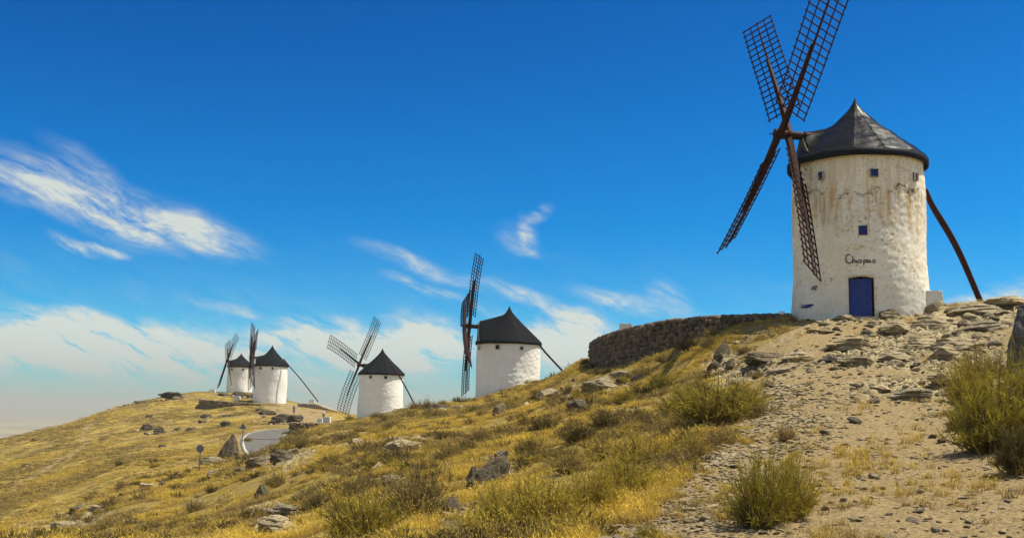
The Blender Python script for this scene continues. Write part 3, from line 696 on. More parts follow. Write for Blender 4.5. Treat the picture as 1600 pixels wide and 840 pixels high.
        gme = mesh('roof_panel', Vg.reshape(-1, 3), grid_faces(nrw, na)[:, ::-1].copy(), M_ROOF_OLD if old else M_ROOF, True)
        obj('roof_panel', gme, root)
    # front wall of the dormer: upright boards closing the tall side, each board a part
    wmax = dorm_h / dorm_s
    nbd = 9 if detail else 5
    for k in range(nbd):
        l0 = -wmax + 2 * wmax * k / nbd + .008; l1 = -wmax + 2 * wmax * (k + 1) / nbd - .008
        pts = []
        for l in (l0, l1):
            fa = DF * Rr; rq = min(math.hypot(fa, l) / Rr, 1.0); zc_ = float(pr_h_i(np.array([rq]))[0]) * Hc; zt = zr + max(dorm_h - abs(l) * dorm_s - .10 * l * l, zc_) - .03
            sx = np.array([sh[0], sh[1]]); tx_ = np.array([-sh[1], sh[0]])
            for dpt in (.05, -.04):
                for zz_ in (zr + zc_ - .12, max(zt, zr + zc_ - .08)):
                    q2 = sx * (fa + dpt) + tx_ * l; pts.append([q2[0], q2[1], zz_])
        m = MB(); m.add(pts, [(0, 4, 5, 1), (2, 3, 7, 6), (1, 5, 7, 3), (0, 2, 6, 4), (0, 1, 3, 2), (4, 6, 7, 5)]); m.build('gable_board', M_GABLE, root)
    # windshaft and hub
    hub = np.array([0, 0, c_hub_z - base[2] + dz_hub]) + s * e + (at(axis_x, 300, Y) * 0)
    hub2 = hub - s * de
    m = MB(); ho = hub if de > 0 else hub2; hi_ = s * 1.2 + (hub - s * e); m.tube([hi_, hub - s * .8, ho - s * .0, ho + s * .22], [.20, .22, .25, .25], 12); m.build('windshaft', M_WOOD, root, True)
    m = MB(); m.tube([ho + s * .20, ho + s * .34], [.30, .28], 12); m.tube([ho + s * .33, ho + s * .62], [.05, .03], 6); m.build('shaft_cap', M_WOOD, root)
    for k in (0.62, -.25 - abs(de)):
        m = MB(); m.tube([ho + s * (k - .04 - .5), ho + s * (k + .04 - .5)], [.265, .265], 14); m.build('iron_band', M_BAND, root)
    # sails
    nbar = 18 if detail else 11
    for which, (dirv, hb) in enumerate(((a, hub), (-a, hub), (b, hub2), (-b, hub2))):
        t_ = np.cross(s, dirv); tw = math.radians(twist)
        wv_ = math.cos(tw) * t_ + math.sin(tw) * s; nv_ = np.cross(dirv, wv_)
        Mx = Matrix(((dirv[0], wv_[0], nv_[0], hb[0]), (dirv[1], wv_[1], nv_[1], hb[1]), (dirv[2], wv_[2], nv_[2], hb[2]), (0, 0, 0, 1)))
        sl_ = np.array([0, float(np.dot(wv_, s)), float(np.dot(nv_, s))]) * cone
        bend = lambda x, sl_=sl_: sl_ * (x / L) ** 2 + np.array([0, bow * (x / L) ** 2 * (1 - x / L) * 1.6 - bow * .55 * (x / L) ** 3, -bow * .5 * (x / L) ** 2])
        # inner heavy stock half
        xs = np.linspace(0, L * .64, 9); m = MB()
        m.tube([np.array([x, 0, .10]) + bend(x) for x in xs], np.linspace(.21, .10, 9) * (1.25 if detail == 0 else 1), 6)
        st = m.build('sail_stock', M_WOOD, root); st.matrix_local = Mx
        xs = np.linspace(L * .12, L * 1.0, 12); m = MB()
        m.tube([np.array([x, 0, -.02]) + bend(x) for x in xs], np.linspace(.085, .05, 12), 6)
        sail = m.build('sail', M_WOOD, root); sail.matrix_local = Mx
        if detail == 0:
            m = MB()
        for q in (-1.0, -.5, .5, 1.0):
            if detail: m = MB()
            xs = np.linspace(L * .17, L * .985, 12); m.tube([np.array([x, q * width, .02]) + bend(x) for x in xs], {2: .035, 1: .05, 0: .055}[detail], 4)
            if detail: m.build('rail', M_WOODDK, sail)
        if detail:
            key = (width, detail)
            if key not in CROSS:
                cm = MB(); cm.box((0, 0, 0), (.052, 2 * width + .16, .05)); CROSS[key] = cm.me('crossbar', M_WOODDK)
        for q in range(nbar):
            x = L * .185 + L * .79 * q / (nbar - 1)
            if detail:
                o = obj('crossbar', CROSS[key], sail, tuple(np.array([x, 0, .055]) + bend(x))); o.rotation_euler = (random.uniform(-.008, .008), 0, random.uniform(-.02, .02))
            else: m.box(np.array([x, 0, .05]) + bend(x), (.07, 2 * width + .1, .05))
        if detail == 0:
            lt = m.build('lattice', M_WOODDK, sail); 
    # tail pole
    if pole:
        pts = [at(x, y, yy) - base for x, y, yy in pole]; P_ = smooth_line(np.array(pts), 14)
        rad = np.interp(np.linspace(0, 1, 14), [0, .3, 1], [.13, .17, .15]) if detail == 2 else np.full(14, .11)
        m = MB(); m.tube(P_, rad, 8); m.build('tail_pole', M_WOOD, root, True)
    return root, base, wall_r, R, ze

m1, b1, wr1, R1, ze1 = windmill(1344, 52, 3.36, 492, 262, 153, 184.7, 2, -59.3, 9.26, 4.02, .18, .50, 14.31,
    'big weathered whitewashed windmill with a blue door, nearest on the right', twist=43, width=.88, gores=14, detail=2, old=True, Rtop=3.2,
    windows=[(1282, 274.5, .27, .32), (1366, 269, .34, .36), (1432, 277, .26, .36), (1348.5, 359.5, .33, .38)], door=(1346, 462, 1.16, 1.92),
    dorm_h=1.55, dorm_s=1.3, bow=.25, pole=[(1446, 296, 52.6), (1452, 315, 53), (1476, 352, 53.4), (1499, 394, 53.8), (1516, 433, 54.2), (1534, 476, 54.6)], seed=3, eaveh=.34, cone=.62)
m2, b2, wr2, R2, _ = windmill(793, 112, 3.5, 611, 537, 477, 185.5, 2.6, -29.1, 8.41, 4.25, 0, -.5, 9.1,
    'white windmill in the middle of the picture with its sails turned edge-on', twist=27, detail=1, windows=[(777, 542, .34, .34), (815, 543.5, .34, .34), (748, 543, .3, .34)], seed=11,
    dorm_h=2.4, dorm_s=1.5, bow=.35, pole=[(838, 532, 112.5), (846, 543, 112.6), (863, 562, 112.8), (880, 580, 113)], width=.88)
m3, b3, wr3, R3, _ = windmill(593.5, 165, 3.58, 652, 584.5, 543, 142.3, .8, 24.8, 8.57, 5.15, 0, .56, 7.14,
    'white windmill with four spread sails below the middle one, right of the road', twist=12, detail=1, sg=-1, windows=[(579, 588.5, .36, .36), (603, 589, .36, .36)], seed=19,
    dorm_h=1.7, dorm_s=1.3, bow=.5, pole=[(610, 569, 161.2), (621, 583, 160.9), (633, 603, 160.7), (650, 636, 160.4)], width=1.15)
m4, b4, wr4, R4, _ = windmill(421, 215, 3.42, 628, 571.5, 538, 193.7, 0, -41.8, 8.69, 4.23, -.15, .6, 10.4,
    'white windmill on the far hill with a long tail pole reaching right', twist=22, detail=0, windows=[(407, 575, .4, .4), (426, 575.5, .4, .4)], seed=23, gores=12,
    dorm_h=1.7, dorm_s=1.3, bow=.3, pole=[(443, 560, 213), (449, 568, 212.8), (470, 592, 212.6), (497, 627, 212.4)])
m5, b5, wr5, R5, _ = windmill(373.5, 267, 3.25, 613, 573, 551, 207.5, 7.3, -39.6, 8.69, 3.53, -.46, .4, 11.6,
    'farthest white windmill, leftmost on the far hill behind its neighbour', twist=25, detail=0, windows=[(362, 577, .4, .4), (380, 577, .4, .4)], seed=29, gores=12,
    dorm_h=1.4, dorm_s=1.3, bow=.3)

# hand-painted name on the nearest mill, blue spray mark and grey smear, all hugging the wall
def wall_point(base, R, wr, x, y, off):
    d = at(x, y, 1.0); o = -base; aa = d[0] ** 2 + d[1] ** 2; bb = 2 * (o[0] * d[0] + o[1] * d[1]); cc = o[0] ** 2 + o[1] ** 2 - R ** 2
    t = (-bb - math.sqrt(max(bb * bb - 4 * aa * cc, 0))) / (2 * aa); p = o + d * t; ph_ = math.atan2(p[1], p[0])
    r_ = float(wr(np.array([ph_]), np.array([p[2]]))[0]) + off
    return np.array([math.cos(ph_) * r_, math.sin(ph_) * r_, p[2]])
def stroke(name, m, pts, wpx, root, base, R, wr, mt):
    P2 = smooth_line(np.array([(x, y, 0) for x, y in pts], float), max(6, len(pts) * 4))
    t = np.gradient(P2[:, :2], axis=0); t /= np.linalg.norm(t, axis=1)[:, None] + 1e-9; n = np.stack([-t[:, 1], t[:, 0]], 1)
    V = []
    for k in range(len(P2)):
        for s_ in (-1, 1):
            q = P2[k, :2] + n[k] * s_ * wpx / 2; V.append(wall_point(base, R, wr, q[0], q[1], .03))
    m.add(V, [(2 * k, 2 * k + 1, 2 * k + 3, 2 * k + 2) for k in range(len(P2) - 1)])
Z_ = lambda pts: [(1300 + x / 7, 380 + y / 7) for x, y in pts]
letters = {'C': [[(200, 128), (180, 122), (160, 140), (151, 170), (158, 200), (180, 217), (205, 213), (222, 203)]],
 'h': [[(222, 138), (228, 165), (228, 215)], [(228, 195), (240, 180), (252, 186), (254, 205), (262, 214)]],
 'i': [[(270, 184), (270, 205), (278, 214), (290, 207)]],
 's': [[(290, 207), (296, 186), (312, 182), (324, 195), (318, 212), (300, 214)]],
 'p': [[(346, 182), (348, 215), (347, 245)], [(348, 194), (360, 180), (376, 184), (378, 198), (366, 208), (350, 206)]],
 'a': [[(412, 184), (394, 182), (386, 198), (394, 212), (408, 206), (414, 186)], [(414, 186), (417, 206), (428, 212)]],
 's2': [[(436, 206), (444, 188), (460, 184), (470, 196), (464, 212), (446, 216)]]}
for k, strokes in letters.items():
    m = MB()
    for st in strokes: stroke('letter', m, Z_(st), 1.5, m1, b1, R1, wr1, M_INK)
    m.build('painted_letter', M_INK, m1)
m = MB(); stroke('g', m, [(1251, 480), (1257, 479), (1263, 477.5), (1270, 475.5)], 2.6, m1, b1, R1, wr1, M_GRAF); stroke('g', m, [(1252, 476.5), (1260, 476), (1270, 475)], 1.2, m1, b1, R1, wr1, M_GRAF)
stroke('g', m, [(1270, 475), (1265, 479), (1257, 481)], 1.2, m1, b1, R1, wr1, M_GRAF); m.build('spray_mark', M_GRAF, m1)
m = MB(); stroke('g', m, [(1267, 452), (1271, 448), (1276, 447)], 3.4, m1, b1, R1, wr1, M_GRAFG); stroke('g', m, [(1270, 450), (1274, 452)], 3.2, m1, b1, R1, wr1, M_GRAFG); m.build('paint_smear', M_GRAFG, m1)

# ------------------------------------------------------------------ rocks
def ico(sub):
    import bmesh
    bm = bmesh.new(); bmesh.ops.create_icosphere(bm, subdivisions=sub, radius=1.0); V = np.array([v.co[:] for v in bm.verts]); F = np.array([[v.index for v in f.verts] for f in bm.faces]); bm.free(); return V, F
ICO4 = ico(5); ICO3 = ico(3); ICO2 = ico(2)
def rock_mesh(name, seed, m, kind='crag', base=None):
    V, F = base or ICO4; V = V.copy()
    if kind == 'crag':
        # plane-cut blocky form: clip by random planes, then strata grooves
        rg = np.random.default_rng(seed)
        for _ in range(16):
            n = rg.normal(size=3); n /= np.linalg.norm(n); d = rg.uniform(.5, .85); k = V @ n; V -= np.outer(np.maximum(k - d, 0), n)
        q = V[:, 2] * 1.0 + .35 * V[:, 0]
        V *= (1 + .10 * fbm3(V[:, 0] * 2.2, V[:, 1] * 2.2, q * 2.2, seed, 4, .6) + .05 * np.abs(fbm3(V[:, 0] * 2, V[:, 1] * 2, q * 9, seed + 3, 3)))[:, None]
    elif kind == 'ledge':
        rg = np.random.default_rng(seed)
        V *= (1 + .45 * fbm3(V[:, 0] * 1.5, V[:, 1] * 1.5, V[:, 2] * 1.1, seed + 7, 3))[:, None]
        for _ in range(12):
            n = rg.normal(size=3); n[2] *= .7; n /= np.linalg.norm(n); d = rg.uniform(.45, .85); k = V @ n; V -= np.outer(np.maximum(k - d, 0), n)
        q = V[:, 2] + .30 * V[:, 0] + .30 * fbm3(V[:, 0] * 1.1, V[:, 1] * 1.1, V[:, 2], seed, 3)
        f = q / .52; fr_ = f - np.floor(f); cut = sstep(.86, 1.0, fr_) + sstep(.12, 0, fr_)
        V[:, :2] *= (1 - .16 * cut + .18 * (vn3(V[:, 0] * 2, V[:, 1] * 2, np.floor(f) * 5.1, seed + 8) - .5))[:, None]
        V *= (1 + .10 * fbm3(V[:, 0] * 3.5, V[:, 1] * 3.5, V[:, 2] * 5, seed + 9, 4, .6) + .06 * np.abs(fbm3(V[:, 0] * 8, V[:, 1] * 8, V[:, 2] * 12, seed + 11, 2)))[:, None]
    elif kind == 'spire':
        V = np.sign(V) * np.abs(V) ** .8; V[:, :2] *= (1.05 - .46 * (V[:, 2:3] + 1)); V[:, 0] += .18 * (V[:, 2] + 1)
        V *= (1 + .22 * fbm3(V[:, 0] * 2.5, V[:, 1] * 2.5, V[:, 2] * 2.5, seed, 4, .65) + .07 * np.abs(fbm3(V[:, 0] * 7, V[:, 1] * 7, V[:, 2] * 5, seed + 3, 3)))[:, None]
    else:
        V *= (1 + .25 * fbm3(V[:, 0] * 1.3, V[:, 1] * 1.3, V[:, 2] * 1.3, seed, 3))[:, None]
        rg = np.random.default_rng(seed)
        for _ in range(9):
            n = rg.normal(size=3); n /= np.linalg.norm(n); d = rg.uniform(.5, .8); k = V @ n; V -= np.outer(np.maximum(k - d, 0), n)
    return mesh(name, V, F, m, False)
ROCKM = {}
def rm_(kind, v, mt):
    key = (kind, v, mt.name)
    if key not in ROCKM: ROCKM[key] = rock_mesh('rock', 40 + v * 7, mt, kind, ICO4 if kind != 'far' else ICO3) if kind != 'far' else rock_mesh('rock', 40 + v * 7, mt, 'crag', ICO3)
    return ROCKM[key]
FARP = []
def place_rock(x, y, wpx, hpx, label, kind='ledge', mt=None, v=0, ymin=6, yaw=None, tilt=0, sink=.35, depth=.8, group=None, name='rock'):
    wpx *= 1.15; hpx *= 1.1
    p = hit(x, y, ymin); Y = p[1]; sc = Y / FPX; w_, h_ = wpx * sc / 2, hpx * sc
    if ymin >= 80: h_ *= .72; mt = M_ROCKFAR
    if kind == 'far': kind = 'ledge'; h_ *= .9; w_ *= 1.1
    FARP.append((p[0], p[1], w_, Y))
    o = obj(name, rm_(kind, v, mt or M_ROCK)); o.scale = (w_, w_ * depth, h_ / (1 + (1 - sink)) * 1.1); o.location = (p[0], p[1] + w_ * depth * .4, p[2] + h_ * .5 - h_ * sink * .6)
    o.rotation_euler = (0, tilt, yaw if yaw is not None else random.uniform(-.4, .4))
    tag(o, label, 'rock', group); return o
R_ = place_rock
R_(765, 757, 66, 56, 'dark pointed crag jutting from the dry grass in the lower middle', 'spire', M_ROCKDARK, 1, tilt=.35, depth=.7, yaw=.1)
R_(783, 722, 26, 20, 'small dark block perched above the pointed dark crag', 'crag', M_ROCKDARK, 2)
R_(742, 752, 26, 22, 'low dark stone at the left foot of the pointed crag', 'crag', M_ROCKDARK, 3)
R_(938, 612, 74, 24, 'long flat-topped rock ledge on the slope left of the dry stone wall', 'ledge', M_ROCK, 0)
R_(975, 592, 40, 12, 'thin pale slab just above the long flat-topped ledge', 'ledge', M_ROCK, 1)
R_(905, 640, 44, 18, 'dark low rock below the long ledge, beside shrubs', 'ledge', M_ROCKDARK, 2)
R_(922, 577, 22, 10, 'small grey rock at the left foot of the dry stone wall', 'ledge', M_ROCKDARK, 1)
R_(857, 622, 46, 16, 'rounded grey rock hump on the crest right of the middle windmill', 'crag', M_ROCK, 4)
R_(780, 650, 22, 22, 'slanting dark rock on the slope below the middle windmill', 'crag', M_ROCKDARK, 5, tilt=.5)
R_(1128, 560, 30, 24, 'upright rough rock under the wall, at the path edge', 'spire', M_ROCKDARK, 3, sink=.2)
R_(1118, 578, 26, 18, 'dark broken rock at the foot of the upright rough rock', 'crag', M_ROCKDARK, 0)
R_(1142, 578, 18, 16, 'dark block with a pale face right of the upright rough rock', 'crag', M_ROCKDARK, 4)
R_(1152, 538, 14, 7, 'small pale stone in golden grass above the upright rock', 'crag', M_STONE, 2)
R_(353, 714, 34, 33, 'dark pyramid-shaped boulder beside the road bend', 'spire', M_ROCKFAR, 7, 40, yaw=.2, depth=.9, sink=.15)
R_(330, 726, 44, 12, 'low grey outcrop under the pyramid-shaped boulder', 'ledge', M_ROCK, 3, 40)
R_(334, 744, 30, 10, 'flat grey rock right of the round road sign', 'ledge', M_ROCK, 4, 30)
R_(435, 722, 36, 18, 'jagged grey outcrop in yellow grass under the asphalt road', 'ledge', M_ROCKDARK, 5, 30)
R_(406, 730, 46, 16, 'jagged dark outcrop sloping down left of the asphalt road', 'ledge', M_ROCKDARK, 6, 30, tilt=-.2)
R_(455, 712, 30, 12, 'pale rock shelf right of the jagged outcrops', 'ledge', M_ROCK, 7, 30)
R_(378, 738, 30, 9, 'thin tail end of the dark outcrop, lowest on its left', 'ledge', M_ROCKDARK, 2, 30)
R_(445, 812, 56, 22, 'broad pale slab at the lower left with a cracked top', 'ledge', M_ROCK, 1)
R_(425, 832, 60, 24, 'broad pale slab cut by the bottom edge of the photo', 'ledge', M_ROCK, 5)
R_(410, 776, 24, 18, 'dark rounded stone above the pale slabs at lower left', 'crag', M_ROCKDARK, 3)
R_(505, 790, 40, 12, 'long pale ledge running up right from the slabs', 'ledge', M_ROCK, 3)
R_(610, 756, 34, 12, 'flat rock with a dark side in the middle of the grass slope', 'ledge', M_ROCK, 6)
R_(602, 757, 16, 9, 'dark knob beside the flat rock on the grass slope', 'crag', M_ROCKDARK, 6)
R_(625, 704, 56, 18, 'scaly grey outcrop on the slope below the spread-sail windmill', 'ledge', M_ROCK, 2)
R_(555, 696, 36, 10, 'low grey rock band left of the scaly outcrop', 'ledge', M_ROCK, 4)
R_(590, 734, 30, 10, 'slanting rock between the scaly outcrop and the flat rock', 'ledge', M_ROCK, 0, tilt=-.3)
R_(120, 802, 36, 14, 'dark jagged rock near the lower left corner', 'ledge', M_ROCKDARK, 0)
R_(150, 800, 30, 10, 'low weathered rock right of the jagged corner rock', 'ledge', M_ROCK, 1)
R_(98, 828, 40, 12, 'flat broken rock just above the lower left edge', 'ledge', M_ROCK, 6)
R_(690, 640, 44, 8, 'thin rock band on the crest left of the middle windmill sail', 'ledge', M_ROCKDARK, 3)
R_(705, 803, 30, 26, 'dark rubble rock half hidden in brown scrub at bottom centre', 'crag', M_ROCKDARK, 5)
# far hillside
R_(270, 623, 46, 14, 'dark crag on the skyline of the far hill', 'ledge', M_ROCKDARK, 1, 200, sink=.25)
R_(228, 672, 26, 13, 'left one of two dark crags halfway up the far hill', 'ledge', M_ROCKDARK, 3, 120)
R_(249, 677, 26, 13, 'right one of two dark crags halfway up the far hill', 'ledge', M_ROCKDARK, 4, 120)
R_(276, 673, 12, 9, 'small dark rock right of the two hillside crags', 'far', M_ROCKDARK, 0, 120)
R_(252, 698, 12, 6, 'small dark rock under the two hillside crags', 'far', M_ROCKDARK, 2, 100)
R_(299, 672, 18, 7, 'low dark rock streak right of the hillside crags', 'far', M_ROCKDARK, 3, 120)
R_(232, 652, 16, 6, 'small dark rock above the hillside crags', 'far', M_ROCKDARK, 4, 120)
R_(320, 653, 18, 9, 'upper dark rock below the long retaining wall', 'far', M_ROCKDARK, 5, 130)
R_(316, 660, 14, 6, 'lower dark rock below the long retaining wall', 'far', M_ROCKDARK, 6, 130)
R_(354, 651, 14, 6, 'dark rock right of the pair below the retaining wall', 'far', M_ROCKDARK, 7, 130)
R_(353, 666, 18, 12, 'dark rock left above the triangular road sign', 'far', M_ROCKDARK, 1, 120)
R_(415, 648, 30, 11, 'left dark boulder heap between road and farther windmills', 'ledge', M_ROCKDARK, 2, 150, sink=.4)
R_(440, 660, 44, 18, 'biggest dark boulder heap between road and gravel lot', 'ledge', M_ROCKDARK, 5, 140, sink=.25)
R_(462, 660, 26, 15, 'right end of the dark boulder heaps near the road bend', 'ledge', M_ROCKDARK, 6, 140, sink=.25)
R_(428, 663, 24, 12, 'dark boulder just above the asphalt road edge', 'ledge', M_ROCKDARK, 7, 140, sink=.25)
R_(404, 641, 14, 6, 'small dark rock between the retaining wall and boulder heap', 'far', M_ROCKDARK, 0, 150)
R_(348, 618, 20, 8, 'dark rock at the left foot of the farthest windmill', 'far', M_ROCKDARK, 2, 230, sink=.2)
R_(372, 620, 30, 11, 'dark rock heap in front of the farthest windmill', 'ledge', M_ROCKDARK, 3, 225, sink=.2)
R_(390, 622, 18, 9, 'dark rock between the two farthest windmill towers', 'far', M_ROCKDARK, 4, 225, sink=.2)
R_(150, 641, 40, 7, 'dark ridge rock on the far hill skyline, left of the crag', 'ledge', M_ROCKDARK, 4, 180)
R_(218, 630, 26, 5, 'low ridge rock just left of the skyline crag', 'ledge', M_ROCKDARK, 6, 190)
R_(38, 728, 16, 6, 'small dark rock low on the far hill at left', 'far', M_ROCKDARK, 5, 90)
R_(55, 688, 10, 4, 'tiny dark rock near the skyline at far left', 'far', M_ROCKDARK, 6, 150)
R_(186, 778, 10, 10, 'small black upright stone in the hollow at lower left', 'far', M_ROCKDARK, 7, 40)
R_(254, 760, 12, 8, 'dark stone beside the concrete slab on the slope', 'far', M_ROCKDARK, 1, 40)
m = MB(); p = hit(235, 760); m.box((0, 0, 0), (1.3, .8, .16)); o = m.build('concrete_slab', M_ROCK, None, loc=tuple(p + np.array([0, 0, .08]))); o.rotation_euler = (.05, .08, .3); tag(o, 'pale concrete slab lying in grass on the lower slope', 'slab')

# right side bedrock ledges above the path
RB = [(1290, 520, 50, 10, 'first'), (1340, 545, 60, 16, ''), (1410, 520, 46, 20, ''), (1470, 508, 60, 16, ''), (1395, 500, 40, 16, ''), (1530, 488, 70, 16, ''), (1580, 478, 60, 14, ''), (1466, 482, 32, 15, ''), (1300, 566, 40, 14, ''), (1345, 572, 50, 14, ''), (1405, 566, 60, 18, ''), (1500, 545, 60, 16, ''),
      (1480, 560, 46, 18, ''), (1250, 562, 46, 14, ''), (1200, 566, 50, 14, ''), (1230, 580, 40, 10, ''), (1380, 612, 36, 10, ''), (1440, 624, 60, 16, ''), (1490, 600, 50, 22, ''), (1450, 540, 50, 12, ''), (1320, 500, 44, 8, ''), (1545, 515, 60, 16, '')]
LB = ['thin ledge of bedrock just below the blue-door windmill', 'curved bedrock ledge on the slope under the blue door', 'dark folded bedrock knob right below the blue door', 'swelling bedrock ledge below the white block', 'dark-sided bedrock lump left below the white block',
      'long layered ledge under the tail pole foot', 'topmost layered bedrock ledge at the right skyline', 'brown boulder in front of the white block', 'broken dark rock left of the path head', 'broken dark rock at the path head under the ledges',
      'grooved rock with a steep dark face at the path head', 'long smooth ledge left of the big right-hand shrub', 'dark hollowed ledge above the right-hand shrubs', 'scattered dark rock at the upper left of the path', 'leftmost dark rock band beside the path top', 'low broken rock left of the pale path',
      'flat rock at the right edge of the path head', 'crumbled rock patch above the shaded path edge', 'grey-green rock left of the right-hand shrub', 'middle smooth ledge between knob and right shrubs', 'faint thin ledge left below the door', 'slanted ledge below the right skyline']
for k, (x, y, w_, h_, _) in enumerate(RB):
    R_(x, y, w_ * 1.35, h_ * 1.05, LB[k], 'ledge' if k != 7 else 'crag', M_ROCKDARK if k in (4, 8, 14) else M_ROCK, k % 8, 9, sink=.62, tilt=random.uniform(-.2, .05), yaw=random.uniform(-.5, .2), depth=1.1, group='bedrock ledges by the path')
R_(1618, 574, 70, 96, 'tall grey boulder cut by the right edge of the photo', 'ledge', M_ROCKBLUE, 5, 9, depth=.9, sink=.25, yaw=.3)

# stones on the path: countable ones
SM = [rock_mesh('stone', 100 + k, M_STONE, 'stone', ICO3) for k in range(6)]; SMD = [rock_mesh('stone', 120 + k, M_WALLSTONE, 'stone', ICO3) for k in range(3)]
def stone(x, y, wpx, hpx, label, dark=False, group=None, k=0):
    p = hit(x, y); sc = p[1] / FPX; o = obj('stone', (SMD if dark else SM)[k % (3 if dark else 6)]); o.scale = (wpx * sc / 2 / .8, wpx * sc / 2 * .9 / .8, hpx * sc / 2 / .8); o.location = (p[0], p[1], p[2] + hpx * sc * .28)
    o.rotation_euler = (random.uniform(-.3, .3), random.uniform(-.3, .3), random.uniform(0, 6.28)); tag(o, label, 'stone', group); return o
ST = [(1000, 803, 38, 17, 'large flat-topped stone at the lower edge of the grass', 0), (962, 812, 14, 13, 'pale angular stone left of the large flat-topped stone', 0), (822, 828, 24, 14, 'whitish stone alone at the bottom middle', 0), (940, 815, 16, 14, 'brown angular stone next to the pale angular one', 1),
      (1078, 800, 22, 11, 'wide flat stone in the rubble right of the large stone', 0), (1068, 790, 16, 14, 'upright stone in the rubble above the wide flat one', 0), (1335, 660, 22, 9, 'dark flat stone on the upper path', 1), (1291, 678, 20, 9, 'dark stone at the left of the upper path', 1), (1367, 628, 18, 8, 'reddish brown stone near the path head', 1),
      (1353, 764, 16, 10, 'round dark-shadowed stone in the middle of the path', 0), (1439, 771, 12, 10, 'round grey stone right of the path middle', 0), (1458, 684, 12, 7, 'small dark stone left of the bush shadow', 1), (1472, 690, 14, 6, 'flat dark stone closest to the bush shadow', 1), (1290, 796, 14, 9, 'black hollow stone beside the foreground shrub', 1),
      (1395, 693, 18, 5, 'thin flat stone midway on the path', 0), (1436, 800, 18, 5, 'reddish flat stone low on the path', 1), (1425, 813, 20, 6, 'thin brown stone at the bottom of the path', 1), (1367, 745, 18, 7, 'grey stone above the round stone in the path', 0), (1318, 783, 12, 6, 'small dark stone right of the foreground shrub', 1), (1462, 832, 14, 12, 'lumpy grey stone at the bottom edge of the path', 0),
      (1146, 730, 18, 5, 'pale flat stone above the foreground shrub', 0), (1385, 845, 30, 14, 'wide stone cut by the bottom edge', 0)]
for k, (x, y, w_, h_, lb, dk) in enumerate(ST): stone(x, y, w_, h_, lb, bool(dk), None, k)
n_ = 0
while n_ < 130:
    x = random.uniform(880, 1600); y = random.uniform(600, 838)
    if y > 700: x = random.gauss(1080, 110) if random.random() < .6 else x
    if not (inpoly(np.array([x]), np.array([y]), POLY_DIRT)[0]) : continue
    s_ = random.uniform(3, 5) * random.choice((1, 1, 1.3, 1.8, 2.6)) * (.5 + (y - 560) / 360); stone(x, y, s_ * random.uniform(1, 1.6), s_ * .62, 'small loose stone lying on the dirt path', random.random() < .12, 'loose stones on the path', n_); n_ += 1

